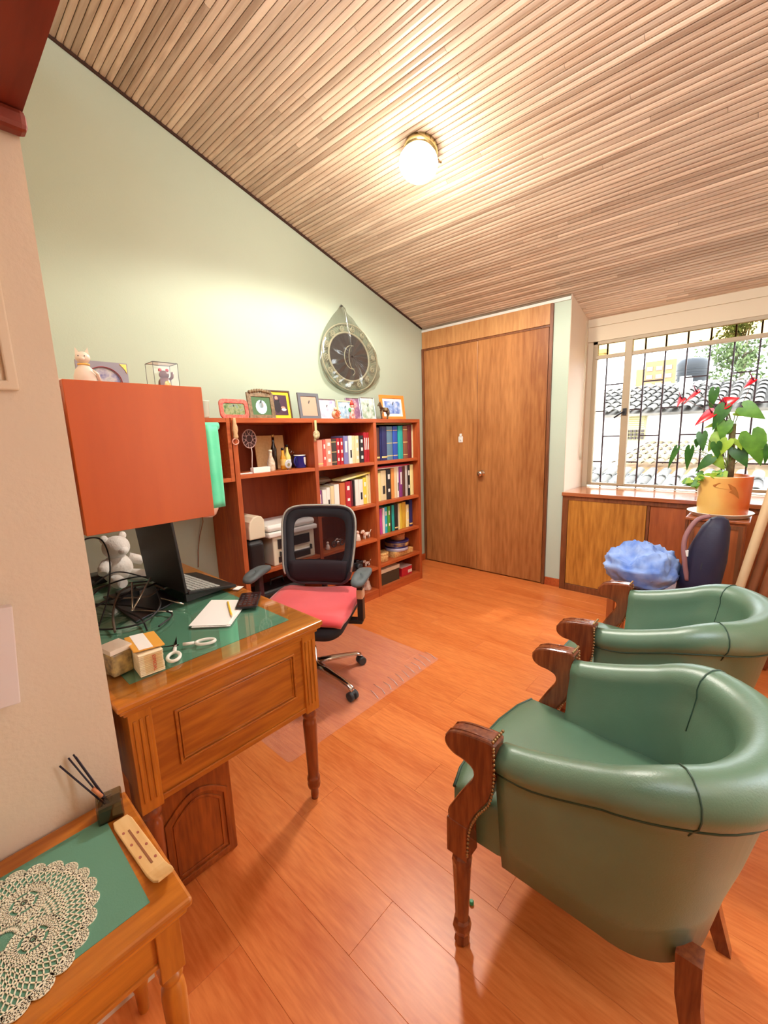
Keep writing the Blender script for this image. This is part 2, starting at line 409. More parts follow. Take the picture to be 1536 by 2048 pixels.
# grille
gr = thing('window_grille', 'dark iron bar grille outside the window panes', 'grille', (4.42, 0, 0))
ys = [1.218 - 0.1515 * k for k in range(10)]
for y in ys:
    mb = MB(); mb.box(-0.006, 0.006, y - 0.006, y + 0.006, 0.86, 2.3); build('bar', mb, M_iron, gr)
edges = [1.34] + ys
for k in range(len(edges) - 1):
    a, b = edges[k + 1], edges[k]
    for z in ((1.603, 1.135) if k % 2 == 0 else (1.838, 1.371)):
        mb = MB(); mb.box(-0.005, 0.005, a, b, z - 0.006, z + 0.006); build('crossbar', mb, M_iron, gr)

# window bench cabinet
bn = thing('window_cabinet', 'long low wooden cabinet with sliding panels under the barred window', 'cabinet', (3.86, 0, 0))
mb = MB(); mb.box(-0.02, 0.485, -0.6, 1.37, 0.868, 0.9); build('worktop', mb, M_benchtop, bn, bevel=0.004)
mb = MB(); mb.box(0.0, 0.03, 1.318, 1.368, 0.0, 0.868); mb.box(0, 0.03, -0.6, 1.318, 0.83, 0.868); mb.box(0, 0.03, -0.6, 1.318, 0, 0.06); mb.box(0.03, 0.05, -0.6, 1.318, 0.06, 0.83)
build('carcass', mb, M_frame, bn, bevel=0.003)
mb = MB(); mb.box(0.004, 0.022, 0.712, 1.316, 0.062, 0.83); o = build('sliding_panel', mb, M_bench, bn, bevel=0.002); o['label'] = 'lighter golden panel'
mb = MB(); mb.box(0.006, 0.022, 0.69, 0.708, 0.062, 0.83); build('divider', mb, M_frame, bn)
mb = MB(); mb.box(0.012, 0.028, 0.452, 0.688, 0.062, 0.83); build('sliding_panel', mb, M_bench_r, bn, bevel=0.002)
mb = MB(); mb.box(0.006, 0.022, 0.436, 0.45, 0.062, 0.83); build('divider', mb, M_frame, bn)
mb = MB(); mb.box(0.012, 0.028, -0.59, 0.434, 0.062, 0.83); build('sliding_panel', mb, M_bench_r, bn, bevel=0.002)

# ceiling lamp
ax = 2.235; ay = 1.665
lm = thing('ceiling_lamp', 'round opal glass globe lamp flush on the wooden ceiling', 'lamp', (ax, ay, zc(ax)))
lm.rotation_euler = (0, ang, 0)
mb = MB(); mb.lathe([(0.06, 0.0), (0.098, -0.002), (0.1, -0.035), (0.085, -0.05), (0.06, -0.05)], n=40); build('base_ring', mb, mat('lamp_ring', (214, 200, 150), 0.2, 1), lm)
mb = MB(); mb.lathe([(0.082, -0.045), (0.1, -0.06), (0.112, -0.09), (0.108, -0.12), (0.09, -0.148), (0.06, -0.168), (0.03, -0.177), (0.005, -0.18)], n=40)
build('globe', mb, emis('lamp_globe', (255, 248, 236), 4), lm)
mb = MB(); mb.M = Matrix.Translation((0.09, -0.06, -0.04)); mb.ball((0, 0, 0), 0.012); mb.tube([(0, 0, 0), (0.02, -0.014, 0)], 0.005); build('clamp_screw', mb, M_brass, lm)
ld = bpy.data.lights.new('ceiling_lamp_light', 'SPOT'); ld.spot_size = R(172); ld.spot_blend = 0.25; lo = bpy.data.objects.new('ceiling_lamp_light', ld); C.objects.link(lo)
ld.energy = LAMP; ld.shadow_soft_size = 0.1; ld.color = (1, 0.95, 0.86); lo.location = (ax - 0.06, ay, zc(ax) - 0.3)
l2 = bpy.data.lights.new('ceiling_lamp_glow', 'POINT'); l2.energy = LAMP * 0.24; l2.shadow_soft_size = 0.1; l2.color = (1, 0.93, 0.8); o2 = bpy.data.objects.new('ceiling_lamp_glow', l2); C.objects.link(o2); o2.location = (ax - 0.09, ay, zc(ax) - 0.42)

# ================================================================ ARMCHAIRS
def armchair(loc, label):
    t = thing('tub_armchair', label, 'armchair', loc, 0, 'matching green leather tub armchairs')
    rad = 0.285
    def station(u):
        """u in 0..1 from right arm front round the back to the left arm front -> point, outward normal, back weight"""
        L1 = 0.235; arc = PI * rad; tot = 2 * L1 + arc; s = u * tot
        if s < L1: return (rad, L1 - s), (1, 0), 0.0
        if s > L1 + arc: return (-rad, s - L1 - arc), (-1, 0), 0.0
        a = (s - L1) / rad
        return (rad * math.cos(a), -0.25 * math.sin(a)), (math.cos(a), -math.sin(a)), math.sin(a)
    def sect(u, off=0.0):
        (px, py), (nx, ny), bw = station(u)
        q_ = min(1.0, min(u, 1 - u) * (0.47 + PI * rad) / 0.42); h = 0.703 + 0.10 * q_ * q_ * (3 - 2 * q_)
        lean = 0.035 * bw; fr = min(1, min(u, 1 - u) / 0.06); rr = (0.038 + 0.006 * fr + 0.018 * bw) + off
        pts = [(-0.04 - 0.02 * bw, 0.31 - 0.055 * bw), (-0.024 - 0.012 * bw, 0.40), (-0.012, 0.50), (0.0 + lean * 0.6, h - 0.125)]
        cz = h - 0.055 - 0.005 * bw; co = -0.028 + lean
        for k in range(11):
            a = R(-52 + 250 * k / 10); pts.append((co + (rr) * math.cos(a), cz + rr * math.sin(a)))
        pts += [(-0.082 + lean * 0.5, h - 0.12), (-0.09 + lean * 0.2, h - 0.17), (-0.098, 0.52), (-0.10, 0.40), (-0.08, 0.32)]
        return [(px + nx * o_, py + ny * o_, z) for o_, z in pts]
    n = 46
    mb = MB(); mb.loft([sect(i / n) for i in range(n + 1)])
    build('shell', mb, M_leather, t)
    # piping under the roll, and seams across the roll
    mb = MB(); mb.tube([sect(i / n, 0.001)[4] for i in range(n + 1)], 0.0032, 6); build('piping', mb, M_leather_d, t)
    for u in (0.295, 0.705):
        mb = MB(); mb.tube(sect(u, 0.0012)[3:17], 0.0018, 5); build('seam', mb, M_leather_d, t)
    # seat cushion
    def outline(k, z, cr):
        pts = []
        w_ = 0.262 * k
        pts += [(w_ * 0.98, 0.375 * k), (w_ * 0.72, 0.398 * k), (w_ * 0.3, 0.412 * k), (-w_ * 0.3, 0.412 * k), (-w_ * 0.72, 0.398 * k), (-w_ * 0.98, 0.375 * k), (-w_ * 0.96, 0.25 * k), (-0.205 * k, 0.1 * k), (-0.205 * k, 0.0)]
        for j in range(1, 8):
            a = R(180 + 180 * j / 8); pts.append((0.205 * k * math.cos(a), 0.205 * k * math.sin(a)))
        pts += [(0.205 * k, 0.0), (0.205 * k, 0.1 * k), (w_ * 0.96, 0.25 * k)]
        return [(x_ if k > 0.9 else x_, y_ + 0.12 * (1 - k), z) for x_, y_ in pts]
    mb = MB(); mb.loft([outline(k, z, 0) for k, z in ((0.985, 0.34), (1, 0.42), (1.0, 0.475), (0.985, 0.486), (0.93, 0.494), (0.8, 0.503), (0.55, 0.511), (0.25, 0.515), (0.1, 0.516))], caps=False); mb.add([(0, 0.12, 0.5163)] + outline(0.1, 0.516, 0), [(0, 1 + j, 1 + (j + 1) % 19) for j in range(19)], True)
    build('seat', mb, M_leather, t)
    mb = MB(); mb.tube([(x_, y_, 0.482) for x_, y_, _ in outline(1.0, 0, 0)[:6]], 0.005, 6); build('seat_piping', mb, M_leather_d, t)
    mb = MB(); mb.box(-0.25, 0.25, 0.345, 0.375, 0.325, 0.36); build('front_rail', mb, M_armwood, t, bevel=0.006)
    prof = catmull([(0.366, 0.335, 0), (0.366, 0.405, 0), (0.369, 0.444, 0), (0.355, 0.475, 0), (0.322, 0.536, 0), (0.294, 0.582, 0), (0.294, 0.61, 0), (0.32, 0.622, 0), (0.35, 0.626, 0), (0.372, 0.64, 0), (0.377, 0.662, 0), (0.362, 0.686, 0),
                    (0.335, 0.698, 0), (0.29, 0.706, 0), (0.236, 0.708, 0), (0.236, 0.67, 0), (0.236, 0.6, 0), (0.25, 0.54, 0), (0.285, 0.48, 0), (0.306, 0.42, 0), (0.312, 0.335, 0)], 4)
    prof = [(a, b) for a, b, _ in prof]
    for s in (1, -1):
        x0, x1 = (0.248, 0.302) if s > 0 else (-0.302, -0.248)
        mb = MB(); mb.prism(prof, x0, x1, 'x'); arm = build('arm', mb, M_armwood, t, bevel=0.006, seg=2)
        mb = MB()
        for dx in (0.016, -0.016):
            mb.tube([(s * 0.275 + dx, 0.245, 0.709), (s * 0.275 + dx, 0.29, 0.707), (s * 0.275 + dx, 0.335, 0.699), (s * 0.275 + dx, 0.362, 0.687), (s * 0.275 + dx, 0.378, 0.662)], 0.0025, 5)
        build('carved_bead', mb, M_armwood, arm)
        # brass nails along the rear edge of the wood
        mb = MB()
        line = catmull([(0.236, 0.70, 0), (0.234, 0.62, 0), (0.245, 0.545, 0), (0.28, 0.483, 0), (0.302, 0.42, 0), (0.308, 0.34, 0)], 7)
        for y_, z_, _ in line: mb.ball((s * 0.303, y_ - 0.002, z_), 0.004, 6, 4)
        for k in range(6): mb.ball((s * (0.25 + 0.01 * k), 0.237, 0.716), 0.0045, 6, 4)
        tag(build('nail_trim', mb, M_brass, t), kind='stuff')
        mb = MB(); mb.box(s * 0.275 - 0.029, s * 0.275 + 0.029, 0.308, 0.37, 0.318, 0.425)
        mb.lathe([(0.018, 0.318), (0.021, 0.312), (0.027, 0.300), (0.029, 0.288), (0.027, 0.27), (0.024, 0.2), (0.020, 0.10), (0.019, 0.088), (0.024, 0.08), (0.0275, 0.062), (0.024, 0.045), (0.018, 0.036), (0.021, 0.025), (0.023, 0.012), (0.016, 0.0)], (s * 0.275, 0.339, 0), 8, smooth=False)
        build('leg', mb, M_armwood, t, bevel=0.002)
        mb = MB(); a, b = (s * 0.165, -0.165), (s * 0.185, -0.225)
        mb.loft([[(a[0] + (b[0] - a[0]) * q + dx * r_, a[1] + (b[1] - a[1]) * q * q + dy * r_, 0.33 * (1 - q)) for dx, dy in ((-1, -1), (1, -1), (1, 1), (-1, 1))] for q, r_ in ((0, 0.024), (0.3, 0.023), (0.6, 0.02), (1, 0.016))], smooth=False)
        build('leg', mb, M_armwood, t)
    return t
ch1 = armchair((1.135, 0.198, 0), 'nearer green leather tub armchair with carved wooden arm fronts, largest thing on the right')
ch2 = dup(ch1, (1.95, 0.212, 0), label='farther green leather tub armchair, beside the blue bundle and behind the nearer armchair')

# ================================================================ DESK
dk = thing('writing_desk', 'wooden pedestal writing desk with green inlaid top and turned legs', 'desk', (0.61, 1.86, 0))
def D(name, mb, m, **k):
    mb.v = [(a - 0.61, b - 1.86, c) for a, b, c in mb.v]; return build(name, mb, m, dk, **k)
X0, X1, Y0, Y1 = 0.262, 0.958, 1.212, 2.5
mb = MB(); mb.box(X0, X1, Y0, Y1, 0.748, 0.766); mb.box(X0 + 0.006, X1 - 0.006, Y0 + 0.006, Y1 - 0.006, 0.736, 0.748)
D('desktop', mb, M_desk, bevel=0.004)
mb = MB(); mb.box(X0 + 0.016, X1 - 0.016, Y0 + 0.016, Y1 - 0.016, 0.722, 0.737); D('top_moulding', mb, M_desk, bevel=0.004)
mb = MB(); mb.box(0.325, 0.878, 1.315, 2.44, 0.766, 0.7675); D('baize_inlay', mb, M_baize)
py = 1.242
mb = MB(); mb.box(0.33, 0.9, py, py + 0.02, 0.42, 0.724); D('end_panel', mb, M_desk)
for z0_, z1_ in ((0.412, 0.432), (0.708, 0.724)): mb = MB(); mb.box(0.335, 0.885, py - 0.006, py, z0_, z1_); D('rail_moulding', mb, M_desk, bevel=0.003)
def frame_mb(x0, x1, z0, z1, wd, y0, y1):
    m_ = MB(); m_.ring([(x0, z0), (x1, z0), (x1, z1), (x0, z1)], [(x0 + wd, z0 + wd), (x1 - wd, z0 + wd), (x1 - wd, z1 - wd), (x0 + wd, z1 - wd)], y0, y1, 'y'); return m_
D('panel_moulding', frame_mb(0.408, 0.836, 0.492, 0.672, 0.008, py - 0.007, py + 0.001), M_desk, bevel=0.002)
D('panel_moulding', frame_mb(0.42, 0.824, 0.504, 0.66, 0.004, py - 0.004, py + 0.001), M_desk, bevel=0.001)
# raised posts and turned legs at the four corners
M_deskleg = wood('desk_leg_wood', (116, 52, 22), (164, 84, 38), 'z', 0.32, 5, coat=0.3)
LEGP = [(0.018, 0.405), (0.021, 0.398), (0.027, 0.388), (0.026, 0.376), (0.019, 0.366), (0.025, 0.355), (0.0265, 0.34), (0.025, 0.30), (0.0215, 0.16), (0.02, 0.105), (0.024, 0.1), (0.025, 0.088), (0.022, 0.078), (0.025, 0.07), (0.023, 0.055), (0.014, 0.046), (0.015, 0.02), (0.013, 0.0)]
LEGP = [(r_ * 1.05, z_) for r_, z_ in LEGP]
for (lx, ly) in ((0.902, 1.262), (0.318, 1.262), (0.902, 2.45), (0.318, 2.45)):
    mb = MB(); mb.box(lx - 0.03, lx + 0.03, ly - 0.03, ly + 0.03, 0.405, 0.724)
    if ly < 2:
        for fx in (-0.016, 0, 0.016): mb.box(lx + fx - 0.0045, lx + fx + 0.0045, ly - 0.034, ly - 0.03, 0.44, 0.70)
    D('post', mb, M_deskz, bevel=0.002)
    mb = MB(); mb.lathe(LEGP, (lx, ly, 0), 20); D('leg', mb, M_deskleg)
mb = MB(); mb.box(0.885, 0.905, 1.29, 2.43, 0.62, 0.724); D('side_apron', mb, M_desk)
mb = MB(); mb.box(0.34, 0.38, 1.29, 2.43, 0.42, 0.724); mb.box(0.34, 0.88, 2.43, 2.45, 0.42, 0.724); D('carcass', mb, M_desk)
for k in range(3):
    mb = MB(); mb.box(0.298, 0.345, 1.30 + 0.38 * k, 1.66 + 0.38 * k, 0.43, 0.71); dr = D('drawer', mb, M_deskz, bevel=0.004)
    mb = MB(); mb.ball((0.29 - 0.61, 1.48 + 0.38 * k - 1.86, 0.57), 0.012); build('knob', mb, M_brass, dr)
mb = MB(); mb.prism([(X0 + 0.05, Y0 + 0.014), (X1 - 0.05, Y0 + 0.014), (X1 - 0.016, Y0 + 0.016), (X1 - 0.014, Y0 + 0.06), (X1 - 0.014, Y1 - 0.03), (X0 + 0.014, Y1 - 0.03), (X0 + 0.014, Y0 + 0.05)], 0.7678, 0.7736, 'z')
solo('desk_glass', mb, glassy('desk_glass_sheet', (250, 253, 251), 0.06, 0.008), 'clear glass sheet with clipped corners covering the writing desk top', 'glass')
DT = 0.7738
# wooden waste bin with arched panel under the desk
bi = thing('waste_bin', 'dark wooden waste bin with arched panel on the floor under the desk', 'bin', (0.47, 1.44, 0))
def archp(x0, x1, z0, z1, rise, n=10):
    pts = [(x0, z0), (x1, z0), (x1, z1)]
    for i in range(1, n): 
        u = i / n; pts.append((x1 + (x0 - x1) * u, z1 + rise * math.sin(PI * u)))
    pts.append((x0, z1)); return pts
M_bin = wood('bin_wood', (112, 50, 16), (178, 94, 34), 'z', 0.4, 5)
mb = MB(); O_ = archp(-0.13, 0.115, 0.0, 0.31, 0.05)
ring_in = [(-0.115, -0.115), (0.1, -0.115), (0.1, 0.115), (-0.115, 0.115)]
mb.ring([(-0.13, -0.13), (0.115, -0.13), (0.115, 0.13), (-0.13, 0.13)], ring_in, 0, 0.355); mb.box(-0.115, 0.1, -0.115, 0.115, 0, 0.012)
build('body', mb, M_bin, bi, bevel=0.003)
oo = archp(-0.112, 0.097, 0.02, 0.262, 0.062); ii = archp(-0.098, 0.083, 0.034, 0.25, 0.056)
mb = MB(); mb.ring(oo, ii, -0.137, -0.129, 'y'); build('panel_moulding', mb, M_bin, bi, bevel=0.002)
oo = archp(-0.088, 0.073, 0.044, 0.242, 0.052); ii = archp(-0.08, 0.065, 0.052, 0.236, 0.048)
mb = MB(); mb.ring(oo, ii, -0.134, -0.129, 'y'); build('panel_moulding', mb, M_bin, bi, bevel=0.0015)

# chair mat of clear plastic
mb = MB(); mt_pts = rrect(0.94, 2.12, 1.495, 2.41, 0.02, 3)
mb.prism(mt_pts, 0.0005, 0.003)
mo = solo('chair_mat', mb, glassy('mat_plastic', (255, 254, 254), 0.025, 0.25, haze=0.07, hcol=(250, 232, 226)), 'clear plastic floor mat with crinkled corner under the office chair', 'floor mat')
mb = MB(); rm = random.Random(5)
for k in range(11):
    xx = 2.1 - 0.055 * k; yy = 1.51
    mb.tube([(xx, yy, 0.004), (xx + 0.02, yy + 0.03 + 0.03 * rm.random(), 0.007), (xx + 0.03, yy + 0.08 + 0.04 * rm.random(), 0.004)], 0.0025, 4)
tag(build('crinkle', mb, glassy('mat_crease', (255, 253, 252), 0.1, 0.25, haze=0.3), mo), kind='stuff')

# ================================================================ OFFICE CHAIR
oc = thing('office_chair', 'black mesh back office chair with chrome star base behind the desk', 'chair', (1.441, 1.94, 0), R(122))
mb = MB(); mb.lathe([(0.03, 0.085), (0.042, 0.09), (0.042, 0.13), (0.028, 0.14), (0.026, 0.22)], n=20); build('hub', mb, M_chrome, oc)
mb = MB(); mb.lathe([(0.014, 0.2), (0.014, 0.36)], n=14); mb.lathe([(0.028, 0.28), (0.028, 0.37)], n=16); build('gas_lift', mb, M_black, oc)
for k in range(5):
    a = R(150 + 72 * k)
    ca, sa = math.cos(a), math.sin(a)
    rings = []
    for q, wd, th, z in ((0.03, 0.026, 0.02, 0.118), (0.12, 0.022, 0.017, 0.11), (0.22, 0.018, 0.014, 0.096), (0.295, 0.017, 0.013, 0.082), (0.325, 0.018, 0.015, 0.066), (0.33, 0.012, 0.01, 0.05)):
        rings.append([(ca * q - sa * wd * math.cos(2 * PI * j / 10), sa * q + ca * wd * math.cos(2 * PI * j / 10), z + th * math.sin(2 * PI * j / 10)) for j in range(10)])
    mb = MB(); mb.loft(rings); leg = build('base_arm', mb, M_chrome, oc)
    mb = MB(); cx, cy = ca * 0.325, sa * 0.325
    for sgn in (-1, 1):
        ox, oy = -sa * 0.017 * sgn, ca * 0.017 * sgn
        mb.M = Matrix.Translation((cx + ox, cy + oy, 0.0295)) @ Matrix.Rotation(a, 4, 'Z') @ Matrix.Rotation(PI / 2, 4, 'X')
        mb.lathe([(0.02, -0.011), (0.026, -0.008), (0.0265, 0.008), (0.02, 0.011)], n=18)
    mb.M = Matrix.Identity(4); mb.ball((cx, cy, 0.043), (0.02, 0.02, 0.012)); build('caster', mb, M_dark, leg)
mb = MB(); mb.cbox((0, 0.0, 0.375), (0.2, 0.24, 0.045)); mb.tube([(0.1, 0.03, 0.375), (0.21, 0.06, 0.365)], 0.008); mb.tube([(-0.1, 0.03, 0.375), (-0.21, 0.06, 0.365)], 0.008); build('mechanism', mb, M_black, oc, bevel=0.008)
def pad(hw, hd, z0, z1, cr, n=9, front=0.03):
    rr_ = rrect(-hw, hw, -hd, hd, 0.09, 5); rings = []
    for q, z in ((0.86, z0), (0.97, z0 + 0.012), (1.0, (z0 + z1) / 2), (0.98, z1 - 0.012), (0.9, z1), (0.6, z1 + cr * 0.7), (0.3, z1 + cr), (0.02, z1 + cr)):
        rings.append([(x_ * q, y_ * q, z - (front * max(0, y_ / hd) ** 3 * (q > 0.5))) for x_, y_ in rr_])
    m_ = MB(); m_.loft(rings); return m_
build('seat', pad(0.255, 0.245, 0.40, 0.475, 0.004), mat('black_mesh_fabric', (30, 30, 34), 0.85, bump=0.3, bscale=700), oc)
# backrest: curved rounded-square rim, sheer mesh, darker lumbar
def bk(u, v, off=0.0):   # u,v -1..1 across / 0..1 up
    x_ = u * (0.235 - 0.035 * (1 - v) ** 2); z_ = 0.545 + 0.475 * v
    y_ = -0.235 - 0.075 * v ** 1.6 + 0.05 * math.exp(-((v - 0.18) / 0.22) ** 2) * 0.6 + 0.03 * u * u + off
    return (x_, y_, z_)
def sq(a, k=1.0):
    c_, s_ = math.cos(a), math.sin(a); e = 0.38
    return (k * math.copysign(abs(c_) ** e, c_), 0.5 + 0.5 * k * math.copysign(abs(s_) ** e, s_))
M_meshd = glassy('dense_mesh', (176, 172, 176), 0.12, 0.5, fres=False, gcol=(60, 60, 66), haze=0.16, hcol=(60, 60, 66))
M_rim = mat('chair_rim', (50, 54, 60), 0.5)
N_ = 48
mb = MB(); mb.tube([bk(*sq(2 * PI * i / N_)) for i in range(N_)], 0.013, 8, loop=True, caps=False); rim = build('back_frame', mb, M_rim, oc)
M_rimlight = mat('chair_rim_highlight', (168, 170, 160), 0.4)
mb = MB(); mb.tube([bk(*sq(2 * PI * (i / N_), 1.035), 0.012) for i in range(-3, 27)], 0.006, 6); o = build('rim_highlight', mb, M_rimlight, rim); o['label'] = 'pale grey highlight painted along the rim'  # pale strip puts a highlight on the upper rim as colour
# border of close weave (solid) from the rim to the window, sheer mesh in the window
mb = MB(); outr = [bk(*sq(2 * PI * i / N_, 0.98), 0.002) for i in range(N_)]
inn = [bk(max(-0.74, min(0.74, 1.0 * sq(2 * PI * i / N_, 0.74)[0])), 0.56 + (sq(2 * PI * i / N_, 0.62)[1] - 0.5) * 0.98, 0.004) for i in range(N_)]
inn2 = [(a, b - 0.006, c) for a, b, c in inn]; outr2 = [(a, b - 0.006, c) for a, b, c in outr]
mb.loft([outr, inn, inn2, outr2], caps=False, loop=True)
build('woven_border', mb, mat('chair_weave', (44, 46, 52), 0.9, bump=0.4, bscale=800), oc)
mb = MB(); g = 24
# sheer fabric: fine strand grid is too small to see, so one thin see-through sheet
ctr = bk(0, 0.56, 0.006)
mb.add([ctr] + [(a, b + 0.001, c) for a, b, c in inn], [(0, 1 + i, 1 + (i + 1) % N_) for i in range(N_)], True)
build('sheer_mesh', mb, M_meshd, oc)
mb = MB(); rings = []
for v in (0.03, 0.1, 0.18, 0.26, 0.31):
    hw = 0.86 if v > 0.05 else 0.7
    rings.append([bk(u * hw, v, 0.012 + 0.01 * math.sin(PI * v / 0.34)) for u in [-1 + 2 * k / 12 for k in range(13)]] + [bk(u * hw, v, -0.012) for u in [1 - 2 * k / 12 for k in range(13)]])
mb.loft(rings); build('lumbar_pad', mb, mat('lumbar_fabric', (34, 22, 30), 0.9), oc)
mb = MB(); mb.tube([(0, -0.05, 0.37), (0, -0.2, 0.375), (0, -0.29, 0.42), (0, -0.3, 0.52), (0, -0.285, 0.64)], 0.02, 8); mb.cbox((0, -0.272, 0.63), (0.2, 0.02, 0.07)); build('back_support', mb, M_black, oc)
for s in (1, -1):
    mb = MB(); pr_ = [(s * (0.32 + 0.046 * math.copysign(abs(math.cos(a)) ** 0.6, math.cos(a))) , -0.02 + 0.14 * math.copysign(abs(math.sin(a)) ** 0.7, math.sin(a))) for a in [2 * PI * k / 16 for k in range(16)]]
    def armring(k, z, sag=0.02): return [(s * 0.32 + (x_ - s * 0.32) * k, y_ * k, z - sag * (y_ / 0.135) ** 2 * (1 if y_ > 0 else 0.3)) for x_, y_ in pr_]
    mb.loft([armring(0.9, 0.655), armring(1, 0.663), armring(1.0, 0.672), armring(0.92, 0.684), armring(0.5, 0.689), armring(0.05, 0.69)])
    ap = build('armrest', mb, mat('armrest_grey', (86, 96, 98), 0.6), oc)
    mb = MB(); mb.loft([[(s * 0.31 + dx * 0.017, -0.01 + dy * 0.028, z) for dx, dy in ((-1, -1), (1, -1), (1, 1), (-1, 1))] for z in (0.40, 0.52, 0.66)], smooth=False)
    mb.box(min(s * 0.12, s * 0.32), max(s * 0.12, s * 0.32), -0.035, 0.02, 0.385, 0.41); build('arm_post', mb, M_black, oc, bevel=0.006)
    if s < 0:
        mb = MB(); mb.cbox((s * 0.31, -0.01, 0.565), (0.04, 0.062, 0.06)); o = build('tape_wrap', mb, mat('beige_tape', (214, 176, 142), 0.5), oc, bevel=0.01); o['label'] = 'beige tape around the arm post'
# red cushion on the seat
M_red = mat('red_cloth', (220, 66, 74), 0.85, noise=(232, 84, 88), nscale=3, bump=0.3, bscale=500, sheen=0.4)
rc = thing('seat_cushion', 'flat red cloth cushion draped over the office chair seat', 'cushion', (1.441, 1.94, 0.478), R(122))
def cz_(x_, y_):
    return 0.03 + 0.006 * math.sin(x_ * 13 + y_ * 9) - 0.9 * max(0, y_ - 0.19) ** 1.2 - 0.25 * max(0, abs(x_) - 0.21)
mb = MB(); nx, ny = 26, 24; top = []; 
for j in range(ny + 1):
    for i in range(nx + 1):
        u = -1 + 2 * i / nx; v = -1 + 2 * j / ny
        x_ = 0.27 * math.copysign(abs(u), u) * (1 - 0.06 * abs(v) ** 4); y_ = -0.01 + 0.245 * v * (1 - 0.05 * abs(u) ** 4); top.append((x_, y_, cz_(x_, y_)))
m_ = (nx + 1) * (ny + 1); bot = [(a, b, c - 0.026) for a, b, c in top]
fs = []
for j in range(ny):
    for i in range(nx):
        a = j * (nx + 1) + i; fs += [(a, a + 1, a + nx + 2, a + nx + 1), (m_ + a, m_ + a + nx + 1, m_ + a + nx + 2, m_ + a + 1)]
edge = [i for i in range(nx + 1)] + [(j + 1) * (nx + 1) + nx for j in range(ny)] + [ny * (nx + 1) + i for i in range(nx - 1, -1, -1)] + [j * (nx + 1) for j in range(ny - 1, 0, -1)]
for k in range(len(edge)): a, b = edge[k], edge[(k + 1) % len(edge)]; fs.append((b, a, m_ + a, m_ + b))
mb.add(top + bot, fs, True); build('cover', mb, M_red, rc, sub=0)

# ================================================================ BOOKCASE
bc = thing('bookcase', 'tall reddish wooden bookcase with open shelves along the sage wall', 'bookcase', (2.35, 2.735, 0))
def B(name, x0, x1, y0, y1, z0, z1, m=None, **k):
    m_ = MB(); m_.box(x0 - 2.35, x1 - 2.35, y0 - 2.735, y1 - 2.735, z0, z1); return build(name, m_, m or M_shelf, bc, **dict(dict(bevel=0.0015, seg=1), **k))
YF, YB = 2.545, 2.925
for xa, xb in ((1.384, 1.418), (2.03, 2.063), (2.68, 2.715), (3.292, 3.325)): B('upright', xa, xb, YF, YB, 0, 1.557, M_shelfv)
B('top_board', 1.384, 3.325, YF, YB, 1.557, 1.589)
B('back_panel', 1.418, 3.292, YB - 0.012, YB - 0.002, 0.05, 1.557, wood('bookcase_back', (132, 52, 24), (158, 70, 34), 'z', 0.6, 3), bevel=0)
for xa, xb, zs in ((1.418, 2.03, (1.2, 0.525, 0.05)), (2.063, 2.68, (1.2, 0.838, 0.522, 0.26, 0.05)), (2.715, 3.292, (1.2, 0.838, 0.528, 0.265, 0.05))):
    for z in zs: B('shelf', xa, xb, YF + 0.003, YB - 0.014, z, z + 0.026)
B('plinth', 1.418, 3.292, YF + 0.004, YF + 0.022, 0, 0.05)
# small hanging cabinet left of the bookcase and the hutch above the desk
hu = thing('hanging_cabinet', 'orange-brown wooden cabinet hung above the desk, plain end panel toward the viewer', 'cabinet', (0.49, 1.98, 1.195))
def HB(name, x0, x1, y0, y1, z0, z1, m): m_ = MB(); m_.box(x0 - 0.49, x1 - 0.49, y0 - 1.98, y1 - 1.98, z0 - 1.195, z1 - 1.195); return build(name, m_, m, hu, bevel=0.0015, seg=1)
HB('end_panel', 0.302, 0.68, 1.42, 1.438, 1.195, 1.625, M_hutch)
HB('bottom_panel', 0.302, 0.662, 1.438, 2.53, 1.195, 1.213, M_shelf); HB('top_panel', 0.302, 0.68, 1.438, 2.53, 1.607, 1.625, M_shelf)
HB('back_panel', 0.302, 0.312, 1.438, 2.53, 1.213, 1.607, M_shelf); HB('end_panel', 0.302, 0.68, 2.512, 2.53, 1.213, 1.607, M_hutch)
for k in range(2): 
    dd = HB('door', 0.662, 0.68, 1.44 + 0.536 * k, 1.972 + 0.536 * k, 1.197, 1.605, M_hutch)
    m_ = MB(); m_.ball((0.692 - 0.49, (1.93 if k == 0 else 2.02) - 1.98, 1.3 - 1.195), 0.012); build('knob', m_, M_brass, dd)
sc_ = thing('wall_shelf_unit', 'small open wall shelf box between the hanging cabinet and the bookcase', 'shelf', (1.04, 2.735, 1.18))
def SB(name, x0, x1, y0, y1, z0, z1): m_ = MB(); m_.box(x0 - 1.04, x1 - 1.04, y0 - 2.735, y1 - 2.735, z0 - 1.18, z1 - 1.18); return build(name, m_, M_shelf, sc_, bevel=0.0015, seg=1)
SB('side_panel', 1.352, 1.378, YF, YB, 1.188, 1.587); SB('side_panel', 0.7, 0.726, YF, YB, 1.188, 1.587)
SB('top_panel', 0.726, 1.352, YF, YB, 1.56, 1.587); SB('bottom_panel', 0.726, 1.352, YF, YB, 1.188, 1.213); SB('back_panel', 0.726, 1.352, YB - 0.012, YB - 0.002, 1.213, 1.56)

